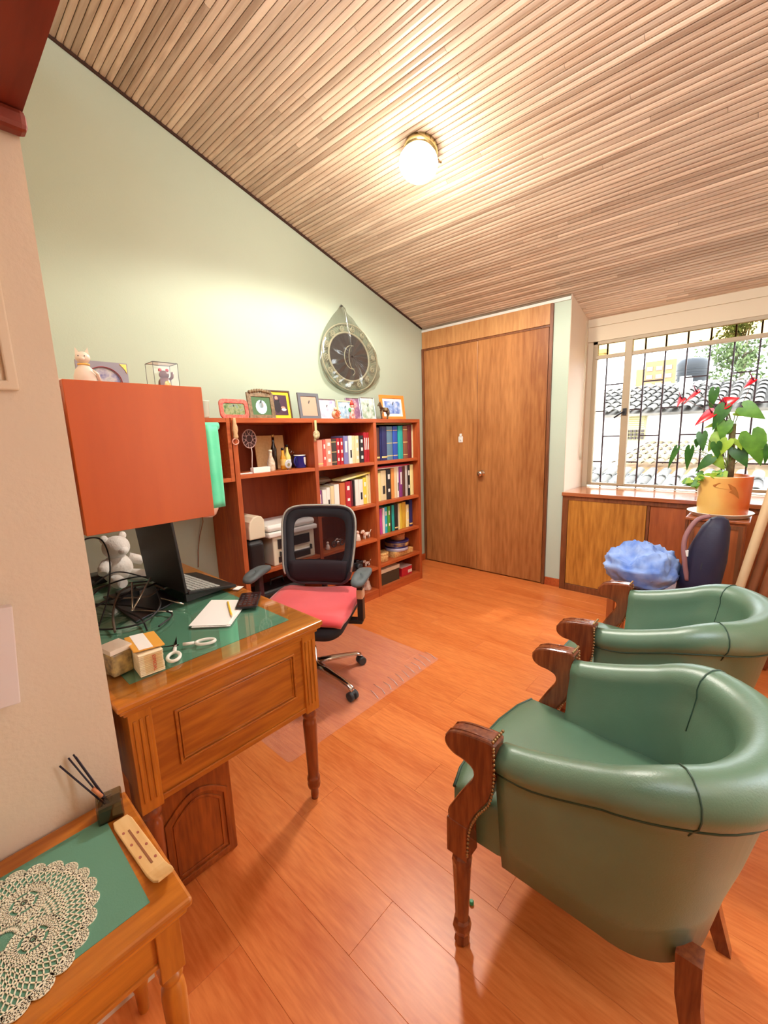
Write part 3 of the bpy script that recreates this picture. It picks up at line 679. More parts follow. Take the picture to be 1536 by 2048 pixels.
# ================================================================ SIDE TABLE (front left)
st = thing('side_table', 'small wooden side table with green inlay against the beige wall', 'table', (-0.1, 0.93, 0))
def T_(name, mb, m, **k): mb.v = [(a + 0.1, b - 0.93, c) for a, b, c in mb.v]; return build(name, mb, m, st, **k)
mb = MB(); mb.box(-0.6, 0.233, 0.738, 1.122, 0.582, 0.6); T_('tabletop', mb, M_desk, bevel=0.006)
mb = MB(); mb.box(-0.59, 0.224, 0.747, 1.113, 0.566, 0.582); T_('top_moulding', mb, M_desk, bevel=0.004)
mb = MB(); mb.box(-0.56, 0.175, 0.79, 1.07, 0.6, 0.6012); T_('baize_inlay', mb, M_baize)
mb = MB(); mb.box(-0.56, 0.2, 0.77, 1.09, 0.48, 0.566); mb.box(-0.56, 0.204, 0.766, 1.094, 0.474, 0.486); T_('apron', mb, M_desk, bevel=0.003)
for lx, ly in ((0.19, 0.783), (0.19, 1.078), (-0.54, 0.783), (-0.54, 1.078)):
    mb = MB(); mb.box(lx - 0.022, lx + 0.022, ly - 0.022, ly + 0.022, 0.44, 0.566); mb.lathe([(0.012, 0.44), (0.02, 0.43), (0.022, 0.42), (0.015, 0.408), (0.021, 0.395), (0.023, 0.37), (0.016, 0.1), (0.02, 0.09), (0.015, 0.07), (0.012, 0)], (lx, ly, 0), 16)
    T_('leg', mb, M_deskz, bevel=0.002)
TT = 0.6014

# ================================================================ BOOKS
rb = random.Random(11)
BK = {'red': (176, 32, 44), 'rose red': (206, 84, 74), 'cream and red': (220, 150, 128), 'black and gold': (62, 56, 50), 'navy': (34, 38, 96), 'navy and white': (120, 120, 172), 'white': (236, 232, 222),
      'cream': (226, 208, 160), 'black': (34, 30, 32), 'dark brown': (92, 52, 38), 'slate blue': (96, 132, 156), 'blue': (44, 84, 182), 'teal': (28, 172, 164), 'brown': (138, 84, 62), 'maroon': (110, 30, 42),
      'orange brown': (196, 104, 52), 'yellow': (232, 208, 72), 'pale yellow': (240, 228, 158), 'orange': (226, 150, 74), 'purple': (132, 52, 128), 'magenta': (200, 72, 148), 'green': (84, 160, 52), 'cyan': (40, 176, 196), 'pale grey': (196, 192, 186), 'gold': (214, 170, 52)}
M_page = mat('book_pages', (232, 222, 196), 0.85)
M_gilt = mat('gilt_band', (232, 206, 130), 0.5)
M_wb = mat('white_band', (240, 236, 226), 0.6)
ORD = ['first', 'second', 'third', 'fourth', 'fifth', 'sixth', 'seventh', 'eighth', 'ninth', 'tenth', 'eleventh', 'twelfth', 'thirteenth', 'fourteenth']
def bmat(c): return mat('cover_' + c.replace(' ', '_'), BK[c], 0.5, bump=0.05, bscale=200)
def book(x, wd, h, z, col, style, label, group, depth=None, lean=0):
    d = depth or 0.15 + 0.03 * rb.random(); y0 = 2.598 + 0.008 * rb.random(); th = 0.0022
    t = thing('book', label, 'book', (x + wd / 2, y0 + d / 2, z), 0, group); wd -= 0.0012
    if lean: t.rotation_euler = (0, lean, 0)
    m_ = MB(); hw = wd / 2; m_.box(-hw, -hw + th, -d / 2 + 0.004, d / 2, 0, h); m_.box(hw - th, hw, -d / 2 + 0.004, d / 2, 0, h)
    sp = [(hw * math.cos(a), -d / 2 + 0.004 - 0.006 * math.sin(a)) for a in [PI * k / 6 for k in range(7)]]
    m_.prism(sp, 0, h, 'z'); build('cover', m_, bmat(col), t)
    m_ = MB(); m_.box(-hw + th, hw - th, -d / 2 + 0.0045, d / 2 - 0.004, 0.002, h - 0.004); build('pages', m_, M_page, t)
    bands = {'g': [(0.12, 0.02), (0.5, 0.02), (0.88, 0.02)], 'w': [(0.3, 0.1), (0.75, 0.16)], 't': [(0.62, 0.4)], 'd': [(0.2, 0.12), (0.5, 0.12), (0.8, 0.12)], 'b': [(0.1, 0.05)], 'k': [(0.35, 0.28)]}.get(style, [])
    for q, hh in bands:
        m_ = MB(); k_ = 0.72 if style in 'wtdk' else 1.03
        sp = [(hw * k_ * math.cos(a), -d / 2 + 0.0036 - 0.0066 * math.sin(a)) for a in [PI * k / 6 for k in range(7)]]
        m_.prism(sp, h * q - h * hh / 2, h * q + h * hh / 2, 'z')
        build('spine_label', m_, bmat('black') if style == 'k' else (M_gilt if style in 'gb' else M_wb), t)
    return t
rows = [
 ('upper third-column shelf', 1.226, [(2.108, 0.053, 0.201, 'cream and red', 'b'), (2.161, 0.032, 0.202, 'rose red', 'w'), (2.194, 0.059, 0.209, 'cream and red', 'd'), (2.253, 0.052, 0.208, 'black and gold', 'g'), (2.306, 0.034, 0.212, 'red', 'd'), (2.34, 0.035, 0.211, 'red', 'd'),
    (2.384, 0.051, 0.227, 'navy and white', 't'), (2.436, 0.04, 0.229, 'white', 'k'), (2.476, 0.037, 0.228, 'cream', 'g'), (2.513, 0.045, 0.227, 'cream', 'd'), (2.559, 0.051, 0.226, 'black', 'd'), (2.612, 0.022, 0.252, 'red', 't'), (2.635, 0.022, 0.251, 'red', 't'), (2.658, 0.021, 0.251, 'red', 't')]),
 ('top right shelf', 1.226, [(2.72, 0.04, 0.29, 'black', 'k'), (2.765, 0.05, 0.29, 'dark brown', 'b'), (2.82, 0.016, 0.3, 'navy', ''), (2.84, 0.07, 0.3, 'navy', 'b'), (2.915, 0.08, 0.3, 'slate blue', 'g'), (3.0, 0.064, 0.3, 'blue', 'g'), (3.07, 0.066, 0.305, 'teal', ''), (3.14, 0.064, 0.305, 'brown', 'g'), (3.208, 0.06, 0.31, 'maroon', ''), (3.272, 0.018, 0.315, 'cream', '')]),
 ('second third-column shelf', 0.865, [(2.085, 0.043, 0.175, 'purple', 't'), (2.13, 0.044, 0.176, 'white', ''), (2.176, 0.037, 0.188, 'white', 'k'), (2.216, 0.038, 0.196, 'cream', ''), (2.257, 0.054, 0.205, 'white', ''), (2.315, 0.06, 0.211, 'orange brown', 'b'), (2.378, 0.061, 0.216, 'red', 'w'), (2.441, 0.021, 0.218, 'maroon', ''), (2.463, 0.021, 0.219, 'black', ''),
    (2.486, 0.045, 0.222, 'white', ''), (2.533, 0.05, 0.22, 'white', 'k'), (2.585, 0.042, 0.23, 'yellow', 'w'), (2.629, 0.024, 0.25, 'pale yellow', ''), (2.655, 0.024, 0.262, 'cream', '')]),
 ('second right-hand shelf', 0.865, [(2.72, 0.047, 0.246, 'black', 'w'), (2.772, 0.038, 0.255, 'pale yellow', ''), (2.815, 0.073, 0.27, 'cream', 'k'), (2.893, 0.06, 0.277, 'black', 'w'), (2.957, 0.04, 0.28, 'orange', ''), (3.0, 0.04, 0.285, 'cream', ''), (3.042, 0.026, 0.288, 'white', 'k'), (3.07, 0.044, 0.288, 'purple', 't'), (3.116, 0.04, 0.29, 'dark brown', ''), (3.158, 0.032, 0.291, 'pale grey', ''), (3.192, 0.042, 0.292, 'black', 'w'), (3.236, 0.052, 0.294, 'pale yellow', '')]),
 ('third right-hand shelf', 0.555, [(2.722, 0.024, 0.222, 'cream', ''), (2.748, 0.034, 0.23, 'navy', 'w'), (2.784, 0.034, 0.238, 'magenta', ''), (2.82, 0.027, 0.24, 'white', ''), (2.849, 0.038, 0.244, 'cyan', 'w'), (2.889, 0.035, 0.246, 'green', 'w'), (2.926, 0.025, 0.246, 'black', ''), (2.953, 0.036, 0.248, 'teal', ''), (2.991, 0.047, 0.25, 'black', 'b'), (3.04, 0.021, 0.25, 'cream', ''), (3.063, 0.038, 0.25, 'yellow', ''), (3.103, 0.055, 0.254, 'gold', ''), (3.162, 0.045, 0.22, 'pale yellow', 'w'), (3.212, 0.045, 0.262, 'navy', 'b')]),
]
where = {'upper third-column shelf': 'the upper shelf of mostly red books', 'top right shelf': 'the top right shelf of tall albums', 'second third-column shelf': 'the shelf of pale books under the magazines', 'second right-hand shelf': 'the right-hand shelf under the red folder', 'third right-hand shelf': 'the right-hand shelf above the round tins'}
for nm, z, L_ in rows:
    for k, (x_, w_, h_, c_, s_) in enumerate(L_):
        book(x_, w_, h_, z + 0.0005, c_, s_, '%s book, %s from the left on %s' % (c_, ORD[k], where[nm]), 'books on ' + where[nm])
# flat items over the books
mb = MB(); mb.cbox((0, 0, 0.008), (0.46, 0.16, 0.012)); solo('folder', mb, mat('red_card', (190, 40, 62), 0.5), 'flat red folder lying across the books on the right-hand shelf', 'folder', loc=(2.99, 2.68, 1.158)).rotation_euler = (0, 0, 0)
mb = MB(); mb.cbox((0, 0, 0.006), (0.44, 0.15, 0.009)); solo('folder', mb, mat('white_card', (226, 216, 206), 0.6), 'flat pale folder lying under the red folder', 'folder', loc=(2.98, 2.68, 1.148))
mb = MB(); mb.cbox((0, 0, 0.006), (0.52, 0.17, 0.01)); solo('folder', mb, mat('ochre_card', (150, 136, 66), 0.6), 'thin ochre folder lying on the tall albums', 'folder', loc=(3.0, 2.68, 1.5415))
def crumple(name, cx, cy, z0, sx, sy, h, m, label, cat, seed=1, n=22):
    q = random.Random(seed); ph = [(q.uniform(3, 9), q.uniform(3, 9), q.uniform(0, 6)) for _ in range(5)]
    rings = []
    for i in range(n + 1):
        a = -PI / 2 + PI * i / n; r_ = []
        for k in range(28):
            b = 2 * PI * k / 28; x_, y_, z_ = math.cos(a) * math.cos(b), math.cos(a) * math.sin(b), math.sin(a)
            dd = 1 + 0.07 * sum(math.sin(f1 * x_ + f2 * z_ * 1.3 + p) * math.cos(f2 * y_ + p * 2) for f1, f2, p in ph)
            r_.append((sx * x_ * dd, sy * y_ * dd, h / 2 + h / 2 * max(-1, min(1.3, z_ * 1.15)) * (dd if z_ > 0 else 1)))
        rings.append(r_)
    m_ = MB(); m_.loft(rings); return solo(name, m_, m, label, cat, loc=(cx, cy, z0))
mb = MB(); mb.cbox((0, 0, 0.008), (0.34, 0.13, 0.014), (0, -0.11, 0)); solo('magazine', mb, mat('magazine_cover', (238, 232, 196), 0.4, noise=(240, 220, 90), nscale=9), 'pale yellow magazine lying tilted over the pale books', 'magazine', loc=(2.50, 2.66, 1.106))
crumple('plastic_bag', 2.215, 2.74, 1.078, 0.12, 0.07, 0.05, mat('bag_brown', (118, 92, 70), 0.35), 'crumpled brown plastic bag on top of the pale books', 'bag', 4)

# ================================================================ FRAMES AND FIGURES ON THE BOOKCASE TOP
def blobmat(name, cols, scale=14):
    m = bpy.data.materials.new(name); m.use_nodes = True; t = m.node_tree; b = t.nodes['Principled BSDF']; b.inputs['Roughness'].default_value = 0.35
    tc = t.nodes.new('ShaderNodeTexCoord'); n_ = t.nodes.new('ShaderNodeTexNoise'); n_.inputs['Scale'].default_value = scale; n_.inputs['Detail'].default_value = 3
    r_ = t.nodes.new('ShaderNodeValToRGB'); r_.color_ramp.interpolation = 'LINEAR'
    t.links.new(tc.outputs['Object'], n_.inputs[0]); t.links.new(n_.outputs[0], r_.inputs[0])
    els = r_.color_ramp.elements
    while len(els) < len(cols): els.new(0.5)
    for k, c in enumerate(cols): els[k].position = 0.3 + 0.4 * k / (len(cols) - 1); els[k].color = srgb(c)
    t.links.new(r_.outputs[0], b.inputs['Base Color']); return m
def pframe(x0, x1, h, border, fm, pm, label, y=2.66, lean=0.14, round_=0.002, mount=None, rz=0, th=0.014, z0=1.5895):
    w_ = x1 - x0; t = thing('photo_frame', label, 'picture frame', ((x0 + x1) / 2, y, z0), rz)
    M_ = Matrix.Rotation(-lean, 4, 'X')
    m_ = MB(); m_.M = M_; m_.ring(rrect(-w_ / 2, w_ / 2, 0, h, max(round_, 0.001), 4), rrect(-w_ / 2 + border, w_ / 2 - border, border, h - border, max(round_ * 0.5, 0.0008), 4), 0, th, 'y'); build('frame', m_, fm, t, bevel=0.0015, seg=1)
    a = border; 
    if mount:
        m_ = MB(); m_.M = M_; m_.box(-w_ / 2 + border, w_ / 2 - border, th * 0.55, th * 0.6, border, h - border); build('mount', m_, mount, t); a = border + min(w_, h) * 0.11
    m_ = MB(); m_.M = M_; m_.box(-w_ / 2 + a, w_ / 2 - a, th * 0.42, th * 0.5, a, h - a); pic = build('picture', m_, pm, t)
    m_ = MB(); m_.M = M_; m_.box(-w_ / 2 + border * 0.6, w_ / 2 - border * 0.6, th * 0.65, th * 1.05, border * 0.6, h - border * 0.6); m_.M = Matrix.Identity(4); m_.tube([(0, th, h * 0.7), (0, h * 0.42, 0.004)], 0.004, 5); build('back_stand', m_, M_dark, t)
    return t, pic, M_
def sil(pic, M_, parts, col, name='figure_print'):
    m_ = MB(); m_.M = M_
    for cx, cz, rx, rz_ in parts: m_.prism([(cx + rx * math.cos(2 * PI * k / 14), cz + rz_ * math.sin(2 * PI * k / 14)) for k in range(14)], 0.0052, 0.0058, 'y')
    build(name, m_, mat('print_%d_%d_%d' % col, col, 0.5), pic)
pframe(1.385, 1.59, 0.128, 0.026, mat('red_tile_frame', (206, 72, 66), 0.4, noise=(228, 120, 100), nscale=70), blobmat('village_print', [(70, 110, 60), (150, 160, 110), (90, 130, 140)], 40), 'rounded red mosaic photo frame with a landscape, leftmost on the bookcase', round_=0.03)
t, p, M_ = pframe(1.61, 1.82, 0.185, 0.03, mat('bronze_frame', (150, 124, 92), 0.45, noise=(104, 88, 62), nscale=50, bump=0.4, bscale=90), mat('green_mount', (70, 110, 66), 0.6), 'ornate bronze photo frame with a baby picture and green mount', y=2.69)
sil(p, M_, [(0.0, 0.085, 0.045, 0.05)], (176, 212, 222)); sil(p, M_, [(0.0, 0.1, 0.02, 0.022)], (226, 206, 190), 'baby_print')
mb = MB()
for k in range(9): mb.ball((-0.08 + 0.02 * k, 0.026, 0.184 + 0.012 * math.sin(PI * k / 8)), 0.013, 8, 6)
build('carved_crest', mb, MATS['bronze_frame'], t)
t, p, M_ = pframe(1.80, 2.005, 0.215, 0.011, mat('dark_frame', (96, 74, 62), 0.4), mat('dark_photo', (78, 52, 70), 0.4), 'tall dark frame with yellow mount showing a seated person in a dark suit', mount=mat('yellow_mount', (236, 200, 40), 0.6), y=2.74)
sil(p, M_, [(-0.02, 0.1, 0.03, 0.05)], (34, 26, 36)); sil(p, M_, [(-0.02, 0.158, 0.013, 0.017), (0.03, 0.09, 0.02, 0.008)], (206, 150, 130), 'face_print'); sil(p, M_, [(0.035, 0.075, 0.022, 0.01)], (226, 222, 218), 'paper_print')
pframe(2.015, 2.215, 0.198, 0.026, mat('grey_frame', (104, 108, 116), 0.4), mat('beige_print', (190, 160, 138), 0.5), 'plain grey photo frame with a faded beige picture', y=2.66)
pframe(2.23, 2.42, 0.165, 0.006, mat('silver_frame', (190, 188, 196), 0.2, 0.8), blobmat('purple_print', [(188, 170, 196), (222, 214, 220), (120, 110, 200)], 20), 'thin silver frame with a pale purple picture behind the snail figure', y=2.70)
pframe(2.44, 2.61, 0.158, 0.009, mat('cream_frame', (236, 226, 170), 0.5), blobmat('bluegrey_print', [(120, 160, 190), (176, 200, 214), (236, 230, 220)], 26), 'cream photo frame with a blue picture behind the red figurine', y=2.70)
pframe(2.585, 2.75, 0.19, 0.004, mat('silver_frame', (190, 188, 196)), blobmat('mauve_print', [(120, 84, 116), (150, 110, 140), (206, 180, 186)], 22), 'frameless mauve photo of a standing couple on the bookcase', y=2.75)
pframe(2.755, 2.93, 0.2, 0.004, mat('silver_frame', (190, 188, 196)), blobmat('garden_print', [(120, 160, 120), (206, 218, 210), (236, 240, 240)], 18), 'clear frame with a pale garden photo behind the horse figure', y=2.74)
t, p, M_ = pframe(2.94, 3.24, 0.225, 0.03, mat('orange_frame', (236, 138, 56), 0.4), blobmat('seascape_print', [(70, 100, 190), (150, 180, 226), (220, 226, 240)], 22), 'bright orange wooden photo frame with a blue picture, rightmost on the bookcase', mount=M_paper, rz=-0.12)
TOP = 1.5895
t = thing('figurine', 'round glazed snail figurine before the silver frame', 'figurine', (2.31, 2.6, TOP))
mb = MB(); mb.ball((0, 0, 0.034), (0.036, 0.026, 0.034), 16, 12); mb.ball((-0.01, -0.012, 0.074), 0.015); mb.tube([(0.03, 0, 0.01), (0.05, 0, 0.02)], 0.008); build('body', mb, mat('snail_glaze', (196, 130, 76), 0.2, noise=(236, 220, 190), nscale=24), t)
mb = MB(); mb.tube([(0.028 * (1 - k / 26) * math.cos(k * 0.6), -0.027 + 0.0, 0.036 + 0.028 * (1 - k / 26) * math.sin(k * 0.6)) for k in range(26)], 0.0032, 5); build('spiral', mb, mat('copper_glaze', (210, 84, 40), 0.3), t)
t = thing('figurine', 'little clown-like figurine in red and green before the cream frame', 'figurine', (2.49, 2.6, TOP))
mb = MB(); mb.lathe([(0.024, 0), (0.026, 0.01), (0.018, 0.05), (0.022, 0.075), (0.01, 0.09)], n=14); mb.tube([(0.015, 0, 0.08), (0.034, -0.005, 0.1), (0.03, -0.005, 0.125)], 0.006, 6); build('body', mb, mat('figurine_red', (214, 66, 52), 0.4, noise=(240, 226, 214), nscale=40), t)
mb = MB(); mb.ball((0, 0, 0.105), 0.016); build('head', mb, mat('figurine_skin', (232, 186, 158), 0.5), t)
mb = MB(); mb.lathe([(0.018, 0.112), (0.014, 0.13), (0.003, 0.15)], n=12); build('hat', mb, mat('figurine_hat', (214, 66, 52)), t)
mb = MB(); mb.ball((-0.028, -0.004, 0.07), (0.014, 0.01, 0.018)); build('bundle', mb, mat('figurine_green', (70, 160, 90), 0.5), t)
t = thing('horse_figurine', 'small bronze standing horse figurine before the garden photo', 'figurine', (2.885, 2.6, TOP), 0.0)
mb = MB(); mb.loft([[(x_, 0.016 * r_ * math.cos(2 * PI * k / 10), z_ + 0.02 * r_ * math.sin(2 * PI * k / 10)) for k in range(10)] for x_, z_, r_ in ((-0.047, 0.085, 0.3), (-0.04, 0.087, 0.85), (-0.02, 0.084, 0.95), (0.0, 0.078, 0.85), (0.025, 0.08, 1.0), (0.043, 0.084, 0.8), (0.052, 0.086, 0.3))])
mb.tube([(-0.035, 0, 0.09), (-0.048, 0, 0.108), (-0.058, 0, 0.128), (-0.06, 0, 0.138)], 0.01, 8, rs=[0.015, 0.012, 0.009, 0.007]); mb.tube([(-0.056, 0, 0.136), (-0.07, 0, 0.124), (-0.082, 0, 0.112)], 0.008, 8, rs=[0.009, 0.008, 0.005])
for s in (-1, 1): mb.tube([(-0.054, s * 0.004, 0.14), (-0.053, s * 0.006, 0.153)], 0.003, 5, rs=[0.004, 0.001])
for lx in (-0.036, 0.04):
    for s in (-1, 1):
        q = 0.006 * s; fx = 0.006 if lx > 0 else -0.004
        mb.tube([(lx, s * 0.009, 0.08), (lx + fx * 0.4 + q * 0.5, s * 0.01, 0.05), (lx + fx + q, s * 0.01, 0.04), (lx + q, s * 0.01, 0.012), (lx + q - 0.003, s * 0.01, 0.0)], 0.005, 7, rs=[0.0095, 0.006, 0.0048, 0.0038, 0.006])
M_bronze = mat('bronze_cast', (104, 84, 60), 0.4, 0.6); build('body', mb, M_bronze, t)
mb = MB(); mb.tube([(0.05, 0, 0.09), (0.06, 0, 0.075), (0.064, 0, 0.05), (0.061, 0, 0.03)], 0.005, 6, rs=[0.004, 0.006, 0.006, 0.002]); build('tail', mb, M_bronze, t)
mb = MB(); mb.prism([(-0.056, 0.138), (-0.046, 0.128), (-0.03, 0.1), (-0.024, 0.096), (-0.036, 0.124), (-0.05, 0.146)], -0.003, 0.003, 'y'); build('mane', mb, M_bronze, t)
mb = MB(); mb.prism([(-0.012, 0.1), (0.02, 0.099), (0.018, 0.075), (-0.01, 0.075)], -0.0185, 0.0185, 'y'); build('saddle', mb, mat('saddle_tan', (150, 132, 96), 0.5), t)
mb = MB(); mb.lathe([(0.024, 0), (0.034, 0.01), (0.038, 0.1), (0.041, 0.104), (0.036, 0.104), (0.032, 0.02), (0.005, 0.015)], n=20); solo('cup', mb, mat('pale_celadon', (206, 220, 204), 0.4), 'pale green beaker on the small shelf box beside the orange cabinet', 'cup', loc=(1.25, 2.62, 1.588))

# ================================================================ BOOKCASE, SECOND COLUMN SHELF
SZ = 1.2265
def shape_cork():
    m_ = MB(); m_.box(-0.125, 0.125, 0, 0.01, 0, 0.25); o = solo('cork_board', m_, mat('cork', (236, 200, 144), 0.8, noise=(226, 186, 128), nscale=60), 'square tan cork panel leaning behind the bottles on the shelf', 'panel', loc=(1.83, 2.80, SZ)); o.rotation_euler = (-0.1, 0, 0)
shape_cork()
def bottle(name, x_, y_, prof, m, capm, label, capz, lab=None):
    t = thing(name, label, 'bottle', (x_, y_, SZ)); m_ = MB(); m_.lathe(prof, n=18); build('body', m_, m, t)
    m_ = MB(); r_ = prof[-1][0] + 0.0015; m_.lathe([(r_, capz), (r_, capz + 0.016), (r_ * 0.8, capz + 0.018)], n=14); build('cap', m_, capm, t)
    if lab: m_ = MB(); rr = max(p_[0] for p_ in prof) + 0.0006; m_.lathe([(rr, lab[0]), (rr, lab[1])], n=18, caps=False); build('label', m_, lab[2], t)
bottle('tall_bottle', 1.782, 2.70, [(0.019, 0), (0.021, 0.006), (0.021, 0.15), (0.012, 0.18), (0.009, 0.2), (0.009, 0.24)], mat('dark_bottle_glass', (30, 18, 14), 0.12), mat('wire_cap', (190, 150, 90), 0.3, 0.8), 'tall slim dark bottle with wired golden neck before the tan panel', 0.235)
bottle('small_bottle', 1.826, 2.655, [(0.019, 0), (0.022, 0.01), (0.022, 0.08), (0.01, 0.11), (0.009, 0.14)], mat('amber_liquor', (216, 150, 40), 0.15), mat('black_cap', (20, 18, 18), 0.4), 'small amber liquor bottle with red collar beside the blue mug bottles', 0.14, (0.03, 0.075, mat('amber_label', (232, 196, 110), 0.6)))
bottle('small_bottle', 1.89, 2.69, [(0.021, 0), (0.025, 0.01), (0.025, 0.09), (0.01, 0.125), (0.009, 0.165)], mat('pale_liquor', (224, 208, 120), 0.1), mat('black_cap', (20, 18, 18)), 'pale yellow bottle with black cap next to the blue mug', 0.16, (0.02, 0.07, M_paper))
bottle('glass_bottle', 1.70, 2.62, [(0.026, 0), (0.028, 0.008), (0.028, 0.06), (0.012, 0.105), (0.011, 0.13)], mat('frosted_glass', (222, 214, 196), 0.1, noise=(196, 170, 140), nscale=50), mat('cork_cap', (226, 214, 190), 0.6), 'squat clear glass bottle with faint print on the upper shelf', 0.13)
t = thing('blue_mug', 'cobalt blue mug with a white shield crest on the upper shelf', 'mug', (1.985, 2.665, SZ))
M_cob = mat('cobalt_glaze', (34, 40, 128), 0.2)
mb = MB(); mb.lathe([(0.04, 0), (0.043, 0.005), (0.043, 0.092), (0.045, 0.097), (0.041, 0.097), (0.039, 0.012), (0.005, 0.01)], n=28); body = build('body', mb, M_cob, t)
mb = MB(); mb.lathe([(0.0455, 0.092), (0.0458, 0.0985), (0.0405, 0.0985)], n=28, caps=False); build('rim', mb, M_whitep, t)
mb = MB(); mb.tube([(-0.04, -0.01, 0.082), (-0.062, -0.02, 0.078), (-0.07, -0.022, 0.05), (-0.06, -0.018, 0.022), (-0.04, -0.01, 0.018)], 0.006, 8); build('handle', mb, M_cob, t)
def cylpatch(pts, r_, a0):
    return [(r_ * math.sin(a0 + a / r_), -r_ * math.cos(a0 + a / r_), b) for a, b in pts]
mb = MB(); sh = [(-0.013, 0.078), (0, 0.082), (0.013, 0.078), (0.012, 0.05), (0.006, 0.03), (0, 0.022), (-0.006, 0.03), (-0.012, 0.05)]; mb.add(cylpatch(sh, 0.0437, 0.35) + cylpatch(sh, 0.0432, 0.35), [tuple(range(8)), tuple(range(15, 7, -1))] + [(i, (i + 1) % 8, 8 + (i + 1) % 8, 8 + i) for i in range(8)]); build('shield_crest', mb, M_wb, t)
t = thing('round_medal', 'round silver coin ornament on a small easel before the bottles', 'ornament', (1.83, 2.60, SZ))
mb = MB(); mb.M = Matrix.Translation((0, 0, 0.039)) @ Matrix.Rotation(PI / 2, 4, 'X'); mb.lathe([(0.028, -0.003), (0.031, 0), (0.028, 0.003), (0.024, 0.002)], n=28); build('disc', mb, mat('silver_coin', (206, 208, 214), 0.3, 0.6), t)
mb = MB(); mb.M = Matrix.Translation((0, -0.0035, 0.036)) @ Matrix.Rotation(PI / 2, 4, 'X'); mb.lathe([(0.014, 0), (0.012, 0.002)], n=6); build('relief', mb, M_chrome, t)
mb = MB(); mb.tube([(-0.018, -0.01, 0.0015), (0, 0.006, 0.0045), (0.018, -0.01, 0.0015)], 0.0022, 5); mb.tube([(0, 0.005, 0.004), (0, 0.018, 0.002)], 0.002, 5); build('easel', mb, M_black, t)
# lattice ornament plates on stalks
def lattice(x_, y_, zc_, label):
    t = thing('lattice_ornament', label, 'ornament', (x_, y_, SZ)); h_ = zc_ - SZ
    m_ = MB(); A_, B_ = 0.052, 0.062
    m_.tube([(A_ * math.cos(2 * PI * k / 28), 0, h_ + B_ * math.sin(2 * PI * k / 28)) for k in range(28)], 0.0035, 6, loop=True, caps=False)
    m_.tube([(0.024 * math.cos(2 * PI * k / 16), 0, h_ + 0.026 * math.sin(2 * PI * k / 16)) for k in range(16)], 0.002, 5, loop=True, caps=False)
    rj = random.Random(2)
    for k in range(14):
        a = 2 * PI * k / 14; b = a + 0.5 * (1 if k % 2 else -1)
        m_.tube([(0.024 * math.cos(b), 0, h_ + 0.026 * math.sin(b)), (0.038 * math.cos(a), 0.002, h_ + 0.044 * math.sin(a)), (A_ * math.cos(a), 0, h_ + B_ * math.sin(a))], 0.0022, 4)
    build('lattice', m_, mat('painted_metal', (198, 164, 158), 0.4), t)
    m_ = MB(); m_.M = Matrix.Translation((0, 0.003, h_)) @ Matrix.Diagonal((1, 1, B_ / A_, 1)) @ Matrix.Rotation(PI / 2, 4, 'X'); m_.lathe([(A_ - 0.001, -0.0006), (A_ - 0.001, 0.0006)], n=28); build('backing', m_, mat('dark_backing', (60, 20, 22), 0.5), t)
    m_ = MB(); m_.tube([(0.01, 0, h_ - B_), (0.012, 0, h_ - B_ - 0.03), (0.002, 0, 0.03), (0, 0, 0.004)], 0.0032, 6); build('stalk', m_, mat('stalk_ivory', (226, 206, 196), 0.5), t)
    m_ = MB(); m_.lathe([(0.02, 0), (0.02, 0.003), (0.004, 0.006)], n=14); build('foot', m_, M_whitep, t)
lattice(1.57, 2.66, 1.455, 'oval openwork ornament on a thin stalk in the second column shelf')
lattice(1.452, 2.72, 1.448, 'oval openwork ornament half hidden behind the bookcase upright')
mb = MB(); mb.box(-0.065, 0.065, -0.02, 0.02, 0, 0.036); solo('card_box', mb, M_paper, 'small white card box under the openwork ornament', 'box', loc=(1.60, 2.6, SZ), bevel=0.001)
mb = MB(); mb.cbox((0, 0, 0.004), (0.09, 0.03, 0.006)); solo('card', mb, M_paper, 'white folded card lying at the left end of the upper shelf', 'card', loc=(1.475, 2.585, SZ))
mb = MB(); mb.lathe([(0.016, 0), (0.018, 0.004), (0.018, 0.045), (0.012, 0.052), (0.013, 0.066), (0.01, 0.067)], n=16); solo('glass_jar', mb, mat('jar_glass', (206, 206, 190), 0.15), 'tiny glass jar with pale lid behind the white card', 'jar', loc=(1.475, 2.75, SZ))
mb = MB()
for s in (-1, 1): mb.tube([(s * 0.014 + 0.011 * math.cos(2 * PI * k / 14), 0, 0.016 + 0.011 * math.sin(2 * PI * k / 14)) for k in range(14)], 0.0016, 5, loop=True, caps=False)
mb.tube([(-0.02, 0, 0.024), (-0.005, 0.005, 0.05), (0.01, 0, 0.024)], 0.0014, 5); mb.tube([(-0.003, 0, 0.018), (0.003, 0, 0.018)], 0.0015, 5)
solo('wire_spectacles', mb, M_chrome, 'thin wire spectacles behind the blue mug', 'spectacles', loc=(1.99, 2.78, SZ + 0.1)); 
mb = MB(); mb.box(-0.03, 0.03, -0.02, 0.02, 0, 0.0985); solo('dark_box', mb, mat('dark_card', (70, 34, 26), 0.6), 'small dark box behind the blue mug holding the spectacles', 'box', loc=(1.99, 2.78, SZ))
